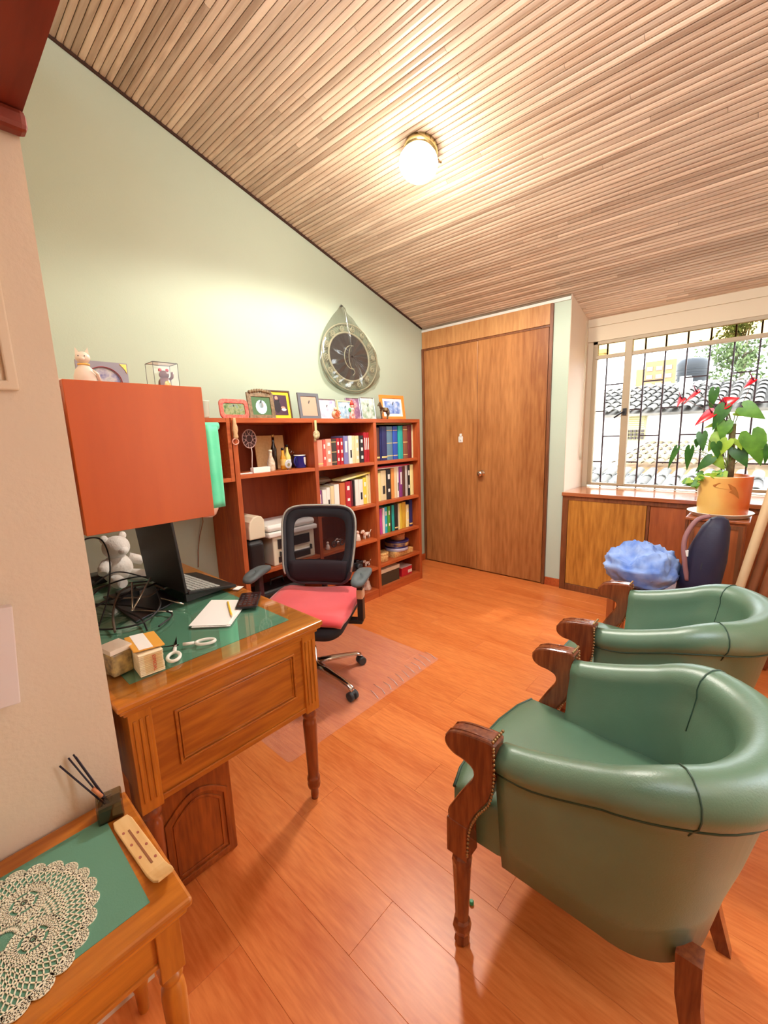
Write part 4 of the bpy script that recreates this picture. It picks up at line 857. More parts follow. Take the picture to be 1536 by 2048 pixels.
# things hanging from the uprights
t = thing('hanging_ornament', 'beige plush strap with ring hanging on the left bookcase upright', 'ornament', (1.401, 2.535, 1.41))
mb = MB(); mb.loft([[(0.001 * math.sin(k * 2) + r_ * math.cos(2 * PI * j / 10), r_ * 0.5 * math.sin(2 * PI * j / 10) - 0.004, z_) for j in range(10)] for k, (z_, r_) in enumerate(((0.045, 0.012), (0.06, 0.018), (0.08, 0.014), (0.10, 0.02), (0.12, 0.018), (0.14, 0.013), (0.165, 0.011), (0.178, 0.008)))]); build('strap', mb, mat('plush_beige', (206, 166, 122), 0.9, bump=0.6, bscale=120), t)
mb = MB(); mb.tube([(0.021 * math.cos(2 * PI * k / 18) - 0.006, -0.006, 0.03 + 0.018 * math.sin(2 * PI * k / 18)) for k in range(18)], 0.004, 6, loop=True, caps=False); build('ring', mb, mat('rose_ring', (226, 160, 140), 0.3), t)
t = thing('hanging_ornament', 'pale round medallion hanging by a ribbon on the second bookcase upright', 'ornament', (2.047, 2.535, 1.44))
mb = MB(); mb.box(-0.01, 0.01, -0.004, -0.001, 0.05, 0.135); build('ribbon', mb, mat('pale_ribbon', (206, 196, 140), 0.7), t)
mb = MB(); mb.M = Matrix.Translation((0, -0.006, 0.03)) @ Matrix.Rotation(PI / 2, 4, 'X'); mb.lathe([(0.03, -0.003), (0.033, 0), (0.03, 0.004), (0.012, 0.005)], n=26); build('medallion', mb, mat('medallion_glaze', (206, 206, 160), 0.4, noise=(150, 110, 80), nscale=60), t)
mb = MB(); 
for k in range(5): mb.tube([(-0.02 + 0.003 * k, -0.006, 0.004), (-0.022 + 0.004 * k, -0.006, -0.02)], 0.001, 4)
build('tassel', mb, MATS['pale_ribbon'], t)

# printer, tower and tray in the second column bay
t = thing('printer', 'large off-white office printer in the bookcase bay behind the chair', 'printer', (1.80, 2.70, 0.5515))
mb = MB(); mb.box(-0.17, 0.20, -0.13, 0.16, 0.0, 0.21); build('body', mb, M_cream, t, bevel=0.008)
mb = MB(); mb.box(-0.21, 0.22, -0.15, 0.17, 0.212, 0.25); build('scanner_bed', mb, M_whitep, t, bevel=0.01)
mb = MB(); mb.box(-0.21, 0.21, -0.14, 0.165, 0.252, 0.30); build('scanner_lid', mb, M_whitep, t, bevel=0.02)
mb = MB(); mb.prism([(-0.34, 0.222), (-0.215, 0.222), (-0.215, 0.35), (-0.235, 0.375), (-0.265, 0.385), (-0.30, 0.375), (-0.33, 0.345), (-0.34, 0.31)], -0.12, 0.15, 'y'); build('feeder', mb, M_cream, t, bevel=0.008)
mb = MB(); mb.box(-0.13, 0.15, -0.137, -0.129, 0.12, 0.19); mb.box(-0.13, 0.15, -0.137, -0.129, 0.02, 0.06); build('slot', mb, M_black, t)
mb = MB(); mb.box(-0.12, 0.16, -0.15, -0.02, 0.065, 0.074); mb.box(-0.12, -0.112, -0.15, -0.02, 0.074, 0.1); mb.box(0.152, 0.16, -0.15, -0.02, 0.074, 0.1); build('paper_tray', mb, M_dark, t)
mb = MB(); mb.cbox((0.02, -0.085, 0.079), (0.24, 0.12, 0.006)); build('paper_sheets', mb, M_paper, t)
t = thing('computer_tower', 'black rounded appliance standing in the bookcase bay left of the printer', 'computer', (1.50, 2.62, 0.5515))
mb = MB(); mb.box(-0.065, 0.06, -0.065, 0.16, 0.0, 0.215); build('case', mb, M_black, t, bevel=0.03, seg=4)
mb = MB(); mb.box(-0.04, 0.04, -0.068, -0.064, 0.03, 0.036); build('chrome_strip', mb, M_chrome, t)
t = thing('dark_briefcase', 'dark bag lying on the lowest shelf behind the office chair', 'bag', (1.72, 2.7, 0.0765))
mb = MB(); mb.box(-0.2, 0.2, -0.1, 0.1, 0, 0.3); build('body', mb, M_black, t, bevel=0.03, seg=3)
mb = MB(); mb.tube([(-0.06, 0, 0.298), (-0.05, 0, 0.34), (0.05, 0, 0.34), (0.06, 0, 0.298)], 0.008); build('handle', mb, M_dark, t)

# figurines, camera and tins on the lower shelves
M_porc = mat('white_porcelain', (232, 222, 208), 0.25, noise=(206, 150, 120), nscale=30)
def figure(x_, y_, z_, s, label, m=M_porc, dog=False):
    t = thing('figurine', label, 'figurine', (x_, y_, z_)); m_ = MB()
    if dog:
        m_.loft([[(a, 0.4 * r_ * math.cos(2 * PI * j / 8), zz + r_ * 0.6 * math.sin(2 * PI * j / 8)) for j in range(8)] for a, zz, r_ in ((-0.03 * s, 0.03 * s, 0.008 * s), (-0.02 * s, 0.032 * s, 0.022 * s), (0.02 * s, 0.03 * s, 0.022 * s), (0.032 * s, 0.03 * s, 0.008 * s))])
        for lx in (-0.02, 0.02):
            for ly in (-0.006, 0.006): m_.tube([(lx * s, ly * s, 0.025 * s), (lx * s, ly * s, 0)], 0.005 * s, 6)
        m_.tube([(0.03 * s, 0, 0.035 * s), (0.045 * s, 0, 0.055 * s)], 0.003 * s, 5)
        build('body', m_, m, t); m_ = MB(); m_.ball((-0.034 * s, 0, 0.052 * s), (0.016 * s, 0.012 * s, 0.013 * s)); m_.ball((-0.048 * s, 0, 0.048 * s), 0.006 * s); build('head', m_, m, t)
    else:
        m_.lathe([(0.022 * s, 0), (0.024 * s, 0.006 * s), (0.017 * s, 0.03 * s), (0.014 * s, 0.045 * s), (0.006 * s, 0.052 * s)], n=12); build('body', m_, m, t)
        m_ = MB(); m_.ball((0, 0, 0.062 * s), 0.013 * s, 10, 8); build('head', m_, m, t)
figure(2.62, 2.62, 0.5485, 1.35, 'white porcelain dog figurine at the right end of the shelf beside the chair back', dog=True)
figure(2.52, 2.63, 0.5485, 1.2, 'small pale seated figurine left of the porcelain dog')
figure(2.44, 2.63, 0.5485, 1.5, 'taller brownish figurine beside the office chair back', mat('brown_glaze', (150, 104, 80), 0.4, noise=(220, 200, 170), nscale=30))
figure(2.17, 2.62, 0.5485, 0.9, 'smallest white figurine seen through the mesh chair back')
t = thing('toy_vehicle', 'small silver model motorcycle on the shelf behind the mesh chair back', 'toy', (2.29, 2.63, 0.5485))
for dx in (-0.045, 0.045):
    mb = MB(); mb.tube([(dx + 0.024 * math.cos(2 * PI * k / 18), 0, 0.028 + 0.024 * math.sin(2 * PI * k / 18)) for k in range(18)], 0.004, 6, loop=True, caps=False)
    for k in range(4): mb.tube([(dx, 0, 0.028), (dx + 0.024 * math.cos(PI * k / 2), 0, 0.028 + 0.024 * math.sin(PI * k / 2))], 0.001, 4)
    build('wheel', mb, M_dark, t)
mb = MB(); mb.tube([(-0.045, 0, 0.028), (-0.025, 0, 0.065), (0.0, 0, 0.055), (0.03, 0, 0.058), (0.045, 0, 0.028)], 0.004, 6); mb.ball((0, 0, 0.035), (0.018, 0.01, 0.014)); mb.ball((-0.008, 0, 0.062), (0.018, 0.01, 0.01)); mb.tube([(-0.03, -0.02, 0.078), (-0.025, 0, 0.07), (-0.03, 0.02, 0.078)], 0.002, 5); build('frame', mb, M_chrome, t)
t = thing('old_camera', 'old black camera on the shelf under the figurines', 'camera', (2.50, 2.64, 0.2865))
mb = MB(); mb.box(-0.065, 0.065, -0.02, 0.03, 0, 0.075); mb.box(-0.022, 0.022, -0.02, 0.02, 0.07, 0.092); build('body', mb, M_black, t, bevel=0.005)
mb = MB(); mb.M = Matrix.Translation((0, -0.018, 0.036)) @ Matrix.Rotation(PI / 2, 4, 'X'); mb.lathe([(0.027, 0), (0.027, 0.03), (0.022, 0.032), (0.006, 0.024)], n=20); build('lens', mb, M_dark, t)
figure(2.635, 2.64, 0.2865, 1.0, 'white porcelain animal figurine next to the black camera', dog=True)
figure(2.61, 2.63, 0.0765, 1.7, 'white jar-like figurine on the bottom shelf by the chair arm')
figure(2.53, 2.66, 0.0765, 1.5, 'tan figurine on the bottom shelf beside the white one', mat('tan_glaze', (186, 130, 84), 0.4))
def tin(name, x_, y_, z_, r_, h_, m, label, lidm=None, cat='tin'):
    t = thing(name, label, cat, (x_, y_, z_)); m_ = MB(); m_.lathe([(r_ - 0.003, 0), (r_, 0.003), (r_, h_ * 0.7), (r_ - 0.001, h_ * 0.72)], n=32); build('base', m_, m, t)
    m_ = MB(); m_.lathe([(r_ + 0.001, h_ * 0.7), (r_ + 0.002, h_ * 0.72), (r_ + 0.002, h_ - 0.004), (r_ - 0.002, h_), (r_ - 0.01, h_ - 0.001), (0.004, h_ - 0.001)], n=32); build('lid', m_, lidm or m, t)
M_wicker = mat('wicker', (198, 138, 70), 0.7, noise=(236, 196, 126), nscale=60, bump=0.5, bscale=150)
tin('wicker_box', 2.83, 2.64, 0.2915, 0.062, 0.082, M_wicker, 'round wicker basket box on the right-hand shelf, left of the tins', cat='basket')
t = thing('flat_box', 'flat tan box printed with pale letters under the round tins', 'box', (3.09, 2.67, 0.2915))
mb = MB(); mb.box(-0.13, 0.15, -0.08, 0.1, 0, 0.052); build('body', mb, M_wicker, t, bevel=0.003)
mb = MB(); mb.box(-0.12, 0.14, -0.083, -0.08, 0.01, 0.042); build('front_label', mb, mat('tan_label', (232, 190, 120), 0.6, noise=(190, 120, 60), nscale=90), t)
tin('round_tin', 3.08, 2.67, 0.344, 0.115, 0.045, mat('blue_tin', (196, 200, 226), 0.3, 0.3), 'wide pale blue round biscuit tin, lower of the stacked tins', mat('navy_tin', (36, 30, 84), 0.3))
tin('round_tin', 3.085, 2.67, 0.3895, 0.118, 0.052, mat('navy_gold_tin', (40, 30, 88), 0.3, noise=(226, 180, 90), nscale=14), 'navy round biscuit tin with gold medallions stacked on the pale blue tin', mat('navy_tin', (36, 30, 84), 0.3))
tin('wicker_box', 3.10, 2.67, 0.442, 0.07, 0.06, mat('rust_wicker', (176, 92, 48), 0.6, noise=(214, 134, 76), nscale=40), 'small orange-brown round box on top of the navy tin', cat='box')
t = thing('stoppered_jar', 'pale ribbed jar at the left end of the shelf beside the wicker basket', 'jar', (2.738, 2.60, 0.2915))
mb = MB(); mb.lathe([(0.016, 0), (0.02, 0.02), (0.019, 0.06), (0.013, 0.08), (0.014, 0.09)], n=14); build('body', mb, mat('ribbed_jar', (206, 180, 140), 0.4), t)
mb = MB(); mb.ball((0, 0, 0.094), 0.009); build('stopper', mb, M_cream, t)
t = thing('storage_box', 'dark storage box with pale lid on the bottom right shelf', 'box', (2.87, 2.69, 0.0765))
mb = MB(); mb.box(-0.145, 0.135, -0.11, 0.13, 0, 0.115); build('body', mb, mat('dark_card2', (62, 52, 36), 0.6), t); mb = MB(); mb.box(-0.148, 0.138, -0.113, 0.133, 0.115, 0.15); build('lid', mb, mat('pale_lid', (222, 206, 176), 0.6), t)
t = thing('medicine_box', 'small red and white carton on the bottom right shelf', 'box', (3.13, 2.66, 0.0765))
mb = MB(); mb.box(-0.075, 0.085, -0.07, 0.07, 0, 0.085); build('body', mb, mat('carton_red', (190, 30, 44), 0.5), t, bevel=0.001); mb = MB(); mb.box(-0.075, 0.085, -0.07, 0.07, 0.0855, 0.088); mb.box(0.02, 0.08, -0.072, -0.07, 0.02, 0.05); build('white_panel', mb, mat('carton_white', (226, 206, 196), 0.5), t)

# ================================================================ WALL MIRROR IN A PLASTIC BAG
MCX, MCZ, MY = 2.775, 2.145, 2.905
t = thing('wall_mirror', 'oval mirror in a cream wire scroll frame wrapped in clear plastic on the sage wall', 'mirror', (MCX, MY, MCZ))
def ell(a, b, n=48, tilt=-0.12, y=0.0, cx=0, cz=0):
    out = []
    for k in range(n):
        q = 2 * PI * k / n; x_, z_ = a * math.cos(q), b * math.sin(q)
        out.append((cx + x_ * math.cos(tilt) - z_ * math.sin(tilt), y, cz + x_ * math.sin(tilt) + z_ * math.cos(tilt)))
    return out
M_wire = mat('cream_wire', (238, 230, 200), 0.4)
mb = MB(); e1 = ell(0.24, 0.2, y=-0.004); e2 = ell(0.24, 0.2, y=0.01); mb.loft([e1, e2]); build('glass', mb, mat('mirror_glass', (52, 46, 50), 0.08, 0.35), t)
mb = MB(); mb.tube(ell(0.245, 0.205, y=-0.008), 0.009, 8, loop=True, caps=False); build('inner_rim', mb, M_wire, t)
mb = MB(); mb.tube(ell(0.34, 0.285, y=-0.006, cx=0.02, cz=-0.005), 0.006, 8, loop=True, caps=False); build('outer_rim', mb, M_wire, t)
for k in range(14):
    q = 2 * PI * k / 14 + 0.1; cx, cz = 0.292 * math.cos(q) + 0.01, 0.245 * math.sin(q)
    tg = q + PI / 2; pts = []
    for j in range(20):
        u = j / 19; r_ = 0.03 * (1 - 0.8 * u) if k % 2 else 0.026 * (1 - 0.75 * u); aa = tg + u * 3.2 * PI
        pts.append((cx + r_ * math.cos(aa), -0.012, cz + r_ * math.sin(aa)))
    mb = MB(); mb.tube(pts, 0.0048, 5); build('scroll', mb, M_wire, t)
mb = MB()
for k in range(70):
    q = 2 * PI * k / 70; mb.tube([(0.25 * math.cos(q), -0.006, 0.21 * math.sin(q)), (0.335 * math.cos(q + 0.16) + 0.015, -0.006, 0.28 * math.sin(q + 0.16))], 0.0013, 4)
tag(build('wire_strands', mb, M_wire, t), kind='stuff')
mb = MB(); mb.tube([(0.09 * math.cos(a) + 0.02, -0.016, 0.1 * math.sin(a)) for a in [R(80 + 200 * k / 20) for k in range(21)]], 0.004, 6); mb.tube([(0.05 * math.cos(a) + 0.035, -0.016, 0.1 * math.sin(a)) for a in [R(80 + 200 * k / 20) for k in range(21)]], 0.003, 6)
mb.tube([(0.03 + 0.02 * math.sin(k * 0.5), -0.016, -0.1 - 0.008 * k) for k in range(8)], 0.003, 5); build('crescent_ornament', mb, M_wire, t)
# the plastic bag: two thin puffed sheets drawn to a point at the top
outl = [(-0.085, 0.425), (-0.06, 0.42), (-0.02, 0.375), (0.09, 0.30), (0.22, 0.2), (0.33, 0.08), (0.385, -0.06), (0.385, -0.12), (0.35, -0.19), (0.26, -0.25), (0.1, -0.30), (-0.06, -0.305), (-0.2, -0.27), (-0.30, -0.2), (-0.345, -0.08), (-0.335, 0.06), (-0.29, 0.18), (-0.2, 0.30), (-0.115, 0.385)]
outl = [(a, b) for a, b, _ in catmull([(a, b, 0) for a, b in outl], 4, True)]
rb2 = random.Random(8); mb = MB(); rings = []; n_ = len(outl)
for k, (sc_k, dep) in enumerate(((1.0, -0.012), (0.96, -0.026), (0.85, -0.036), (0.65, -0.040), (0.42, -0.042), (0.2, -0.042), (0.03, -0.041))):
    rings.append([(-0.0 + a * sc_k, dep - 0.006 * math.sin(j * 1.3 + k) * (0 < k < 6) - 0.004 * rb2.random() * (0 < k < 6), b * sc_k) for j, (a, b) in enumerate(outl)])
mb.loft(rings, caps=False); build('plastic_wrap', mb, glassy('clear_plastic_film', (206, 209, 203), 0.08, 0.1, haze=0.06, hcol=(200, 204, 200)), t)
mb = MB(); mb.M = Matrix.Translation((-0.07, -0.008, 0.415)); mb.ball((0, 0, 0), 0.01); mb.tube([(0, 0, 0), (0, 0.02, 0)], 0.003); build('nail', mb, M_black, t)

# ================================================================ THINGS ON THE HANGING CABINET
HT = 1.6255
t = thing('cat_figurine', 'white ceramic cat figurine with golden collar on the hanging cabinet', 'figurine', (0.402, 1.60, HT), -0.4)
M_cat = mat('cat_white', (236, 226, 210), 0.3)
mb = MB(); mb.lathe([(0.024, 0), (0.03, 0.01), (0.031, 0.03), (0.024, 0.052), (0.014, 0.064), (0.013, 0.07)], n=20, sx=1, sy=0.9); build('body', mb, M_cat, t)
mb = MB(); mb.ball((0, 0, 0.088), (0.02, 0.019, 0.018), 16, 12); mb.ball((0.0, -0.017, 0.083), (0.008, 0.006, 0.006))
for s in (-1, 1): mb.add([(s * 0.005, -0.003, 0.101), (s * 0.018, -0.003, 0.095), (s * 0.015, 0.006, 0.1), (s * 0.0165, -0.001, 0.119)], [(0, 1, 2), (0, 1, 3), (1, 2, 3), (0, 2, 3)])
build('head', mb, M_cat, t)
mb = MB(); mb.tube([(0.0145 * math.cos(2 * PI * k / 18), 0.0135 * math.sin(2 * PI * k / 18), 0.068) for k in range(18)], 0.0028, 6, loop=True, caps=False); build('collar', mb, mat('gold_collar', (236, 190, 90), 0.3), t)
mb = MB(); 
for s in (-1, 1): mb.ball((s * 0.008, -0.017, 0.091), 0.0018, 6, 5)
build('eyes', mb, M_dark, t)
mb = MB(); mb.tube([(0.02, 0.018, 0.012), (0.036, 0.01, 0.018), (0.034, -0.01, 0.04), (0.024, -0.014, 0.05)], 0.005, 6, rs=[0.007, 0.006, 0.005, 0.003]); build('tail', mb, M_cat, t)
t = thing('photo_frame', 'silver-grey photo frame with arched opening and gold corner on the hanging cabinet', 'picture frame', (0.475, 1.68, HT))
mb = MB(); ou = [(-0.075, 0), (0.075, 0), (0.075, 0.095), (-0.075, 0.095)]
ar = [(-0.05, 0.005)] + [(0.05 * math.cos(PI - PI * k / 14), 0.03 + 0.045 * math.sin(PI * k / 14)) for k in range(15)] + [(0.05, 0.005)]
oo = [(-0.075, 0)] + [(-0.075 + 0.15 * k / 14, 0.095) for k in range(15)] + [(0.075, 0)]
mb.ring(oo, ar, 0, 0.01, 'y'); build('frame', mb, mat('pewter', (150, 148, 158), 0.35, 0.3), t, bevel=0.001)
mb = MB(); mb.tube([(0.053 * math.cos(PI - PI * k / 14), -0.001, 0.03 + 0.048 * math.sin(PI * k / 14)) for k in range(15)], 0.0014, 5); build('red_line', mb, mat('red_enamel', (150, 40, 50), 0.3), t)
mb = MB(); mb.box(-0.05, 0.05, 0.006, 0.009, 0.005, 0.078); build('picture', mb, blobmat('sea_photo', [(110, 120, 190), (220, 226, 230), (150, 190, 190)], 30), t)
mb = MB(); mb.prism([(0.05, 0.091), (0.071, 0.091), (0.071, 0.06), (0.066, 0.072), (0.06, 0.08)], -0.003, 0.0, 'y'); build('gold_corner', mb, mat('gold_leaf', (226, 186, 96), 0.3, 0.8), t)
mb = MB(); mb.box(-0.02, 0.02, 0.01, 0.04, 0, 0.06); build('back_stand', mb, M_dark, t)
t = thing('display_case', 'small clear display case holding a brown lucky cat on the hanging cabinet', 'case', (0.64, 1.62, HT))
mb = MB(); mb.box(-0.042, 0.042, -0.035, 0.035, 0, 0.006); build('base', mb, M_dark, t)
mb = MB(); mb.box(-0.041, 0.041, -0.034, 0.034, 0.006, 0.095); build('cover', mb, M_glass, t)
mb = MB()
for s in (-1, 1):
    for q in (-1, 1): mb.tube([(s * 0.041, q * 0.034, 0.006), (s * 0.041, q * 0.034, 0.095)], 0.0009, 4)
    mb.tube([(s * 0.041, -0.034, 0.095), (s * 0.041, 0.034, 0.095)], 0.0012, 4); mb.tube([(-0.041, s * 0.034, 0.095), (0.041, s * 0.034, 0.095)], 0.0012, 4)
build('edges', mb, mat('case_edge', (96, 92, 96), 0.3), t)
t = thing('lucky_cat', 'little brown lucky cat with red ears and gold belly inside the display case', 'figurine', (0.645, 1.62, HT + 0.0063))
M_lc = mat('lucky_brown', (110, 56, 36), 0.35)
mb = MB(); mb.lathe([(0.019, 0), (0.022, 0.01), (0.02, 0.03), (0.013, 0.042)], n=16); build('body', mb, M_lc, t)
mb = MB(); mb.ball((0, 0, 0.052), (0.017, 0.015, 0.015)); build('head', mb, M_lc, t)
mb = MB(); 
for s in (-1, 1): mb.ball((s * 0.012, 0, 0.068), (0.006, 0.004, 0.006))
build('ears', mb, mat('lucky_red', (206, 40, 52), 0.4), t)
mb = MB(); mb.ball((0.002, -0.017, 0.018), (0.012, 0.006, 0.014)); build('belly_coin', mb, mat('gold_leaf', (226, 186, 96)), t)
mb = MB(); mb.tube([(0.015, 0, 0.035), (0.026, -0.005, 0.045), (0.027, -0.006, 0.062)], 0.005, 6); build('raised_arm', mb, M_lc, t)
mb = MB(); mb.box(-0.04, 0.03, -0.01, 0.01, 0, 0.04); solo('white_box', mb, mat('eggshell_card', (222, 206, 190), 0.6), 'plain pale box behind the white cat figurine', 'box', loc=(0.372, 1.75, HT), bevel=0.006)

# ================================================================ ON THE DESK
# laptop
lt = thing('laptop', 'open black laptop on the desk, lid leaning toward the wall', 'laptop', (0.70, 1.775, DT), R(5))
TB = R(9)
MT = Matrix.Translation((0, 0, 0.039)) @ Matrix.Rotation(TB, 4, 'Y')
for s_ in (0.03, 0.30):
    mb = MB(); mb.prism([(0.004, 0), (0.02, 0), (0.19, 0.004), (0.19, 0.0), (0.21, 0), (0.02, 0.03), (0.004, 0.033)], s_, s_ + 0.02, 'y'); build('riser_foot', mb, M_dark, lt)
mb = MB(); mb.M = MT; mb.box(0, 0.23, 0, 0.35, 0, 0.014); build('base', mb, M_black, lt, bevel=0.003)
mb = MB(); mb.M = MT
for i in range(6):
    for j in range(15):
        mb.box(0.018 + 0.0235 * i, 0.037 + 0.0235 * i, 0.014 + 0.0223 * j, 0.032 + 0.0223 * j, 0.014, 0.0165)
tag(build('keys', mb, mat('key_grey', (170, 172, 168), 0.5), lt), kind='stuff')
ML = Matrix.Translation((0.0, 0, 0.048)) @ Matrix.Rotation(R(-5), 4, 'Y')
mb = MB(); mb.M = ML; mb.box(-0.012, 0, 0, 0.35, 0, 0.315); build('lid', mb, mat('lid_black', (38, 36, 36), 0.45), lt, bevel=0.003)
mb = MB(); mb.M = ML; mb.box(0.0002, 0.0012, 0.012, 0.338, 0.02, 0.30); build('screen', mb, mat('screen_black', (16, 16, 18), 0.1), lt)
# phone, papers, pencil, card
t = thing('smartphone', 'black smartphone lying face up on the loose papers', 'phone', (0.868, 1.585, DT + 0.0062), R(52))
mb = MB(); mb.prism(rrect(-0.085, 0.085, -0.043, 0.043, 0.01), 0, 0.008); build('body', mb, M_black, t, bevel=0.002)
mb = MB(); mb.prism(rrect(-0.081, 0.081, -0.039, 0.039, 0.007), 0.008, 0.0084); build('screen', mb, mat('phone_screen', (30, 30, 34), 0.08), t)
mb = MB()
for i in range(4):
    for j in range(5): mb.prism(rrect(-0.058 + 0.024 * j, -0.046 + 0.024 * j, -0.03 + 0.017 * i, -0.019 + 0.017 * i, 0.002, 2), 0.0084, 0.0086)
tag(build('app_icons', mb, mat('icon_grey', (58, 58, 64), 0.3), t), kind='stuff')
for k, (dx, dy, a) in enumerate(((0, 0, 0.0), (0.004, 0.006, 0.03), (-0.003, 0.01, -0.025))):
    mb = MB(); mb.prism([(0.601, 1.533), (0.698, 1.43), (0.872, 1.60), (0.773, 1.72)], 0, 0.0016); mb.v = [((x_ - 0.735) * math.cos(a) - (y_ - 1.57) * math.sin(a), (x_ - 0.735) * math.sin(a) + (y_ - 1.57) * math.cos(a), z_) for x_, y_, z_ in mb.v]
    o = solo('paper_sheet', mb, M_paper, ['bottom sheet of the white loose papers under the phone', 'middle sheet of the white loose papers under the phone', 'top white sheet of the loose papers with the yellow pencil on it'][k], 'paper', 'loose white papers on the desk', loc=(0.735 + dx, 1.57 + dy, DT + 0.0018 * k + 0.0002))
t = thing('pencil', 'short yellow pencil lying on the white papers', 'pencil', (0.768, 1.56, DT + 0.0095), math.atan2(1.638 - 1.482, 0.801 - 0.735))
mb = MB(); mb.tube([(-0.07, 0, 0), (0.085, 0, 0)], 0.0042, 6); build('shaft', mb, mat('pencil_yellow', (240, 196, 40), 0.4), t)
mb = MB(); mb.tube([(-0.085, 0, 0), (-0.07, 0, 0)], 0.004, 6, rs=[0.0006, 0.0042]); build('tip', mb, mat('pencil_tip', (226, 190, 150), 0.6), t)
mb = MB(); mb.cbox((0, 0, 0.001), (0.045, 0.03, 0.001)); solo('small_card', mb, M_paper, 'small white label lying near the right edge of the desk', 'card', loc=(0.93, 1.785, DT)).rotation_euler = (0, 0, 0.5)
# scissors
t = thing('scissors', 'open scissors with white plastic handles lying on the desk', 'scissors', (0.50, 1.425, DT + 0.004))
def loopmb(cx, cy, rx, ry, a, r_=0.0055):
    m_ = MB(); m_.tube([(cx + rx * math.cos(q) * math.cos(a) - ry * math.sin(q) * math.sin(a), cy + rx * math.cos(q) * math.sin(a) + ry * math.sin(q) * math.cos(a), 0.003) for q in [2 * PI * k / 22 for k in range(22)]], r_, 8, loop=True, caps=False); return m_
for (hx, hy), a in (((0.078, -0.055), math.atan2(-0.055, 0.078)), ((-0.035, -0.075), math.atan2(-0.075, -0.035))):
    m_ = loopmb(hx, hy, 0.03, 0.018, a); m_.tube([(0.25 * hx, 0.25 * hy, 0.003), (0.62 * hx, 0.62 * hy, 0.003)], 0.006, 8); build('handle', m_, M_whitep, t)
for a in (math.atan2(0.055, -0.078), math.atan2(0.075, 0.035)):
    ca, sa = math.cos(a), math.sin(a); m_ = MB(); m_.prism([(-0.01 * ca - 0.006 * sa, -0.01 * sa + 0.006 * ca), (-0.01 * ca + 0.006 * sa, -0.01 * sa - 0.006 * ca), (0.075 * ca, 0.075 * sa)], 0.001, 0.003); build('blade', m_, M_chrome, t)
m_ = MB(); m_.lathe([(0.005, 0), (0.005, 0.006)], n=10); build('pivot', m_, M_chrome, t)
# napkin packet with the torn paper band
t = thing('napkin_stack', 'stack of folded white napkins in a wrapper with red lettering at the desk corner', 'napkins', (0.392, 1.353, DT), R(-4))
rn = random.Random(4); m_ = MB()
for k in range(13):
    j = 0.0018 * rn.random(); m_.box(-0.034 + j, 0.034 - j, -0.045 + j, 0.045 - j, 0.0005 + 0.0052 * k, 0.0047 + 0.0052 * k)
tag(build('napkins', m_, mat('napkin_white', (240, 228, 196), 0.9), t, bevel=0.001, seg=1), kind='stuff')
m_ = MB(); m_.box(-0.02, 0.028, -0.0475, -0.0462, 0.008, 0.064); w_ = build('printed_wrapper', m_, glassy('wrapper_film', (254, 250, 240), 0.05, 0.1), t)
text_obj('ESPECIAL', 0.0125, mat('print_red', (210, 66, 36), 0.5), w_, (0.006, -0.0478, 0.034), (PI / 2, PI / 2, 0))
t = thing('sugar_packet', 'flat orange and white paper packet lying on the napkin stack', 'packet', (0.40, 1.385, DT + 0.0685), R(-6))
m_ = MB(); m_.M = Matrix.Rotation(0.06, 4, 'Y'); m_.box(-0.045, 0.04, -0.062, 0.062, 0.003, 0.009); build('packet', m_, mat('packet_orange', (232, 170, 70), 0.5), t, bevel=0.002)
m_ = MB(); m_.M = Matrix.Rotation(0.06, 4, 'Y'); m_.box(-0.03, 0.008, -0.063, 0.063, 0.0088, 0.0098); build('white_label', m_, M_paper, t)
t = thing('glass_block', 'small clear block with gold flecks at the desk corner by the beige wall', 'ornament', (0.325, 1.41, DT), 0.2)
m_ = MB(); m_.box(-0.03, 0.03, -0.035, 0.035, 0, 0.07); build('block', m_, mat('smoky_crystal', (112, 98, 78), 0.08, noise=(206, 176, 110), nscale=40), t, bevel=0.006)
m_ = MB(); m_.box(-0.031, 0.031, -0.036, 0.036, 0.071, 0.085); build('top_card', m_, mat('pearl_card', (232, 220, 204), 0.4), t)
# wire stand of thin rods
M_rod = mat('silver_rod', (206, 200, 186), 0.25, 0.8)
t = thing('wire_stand', 'small folding stand of thin silver rods lying before the laptop', 'stand', (0.56, 1.82, DT + 0.0065))
m_ = MB()
m_.tube([(-0.05, 0.045, 0.004), (0.06, 0.13, 0.095)], 0.004, 7); m_.tube([(-0.05, 0.045, 0.004), (0.0, 0.18, 0.08)], 0.0035, 7); m_.tube([(-0.05, 0.045, 0.005), (0.05, -0.1, 0.004)], 0.003, 7); m_.tube([(0.06, 0.06, 0.02), (0.11, -0.06, 0.006)], 0.0035, 7)
build('rods', m_, M_rod, t)
m_ = MB(); m_.ball((-0.05, 0.045, 0.006), 0.006, 8, 6); build('joint', m_, M_rod, t)
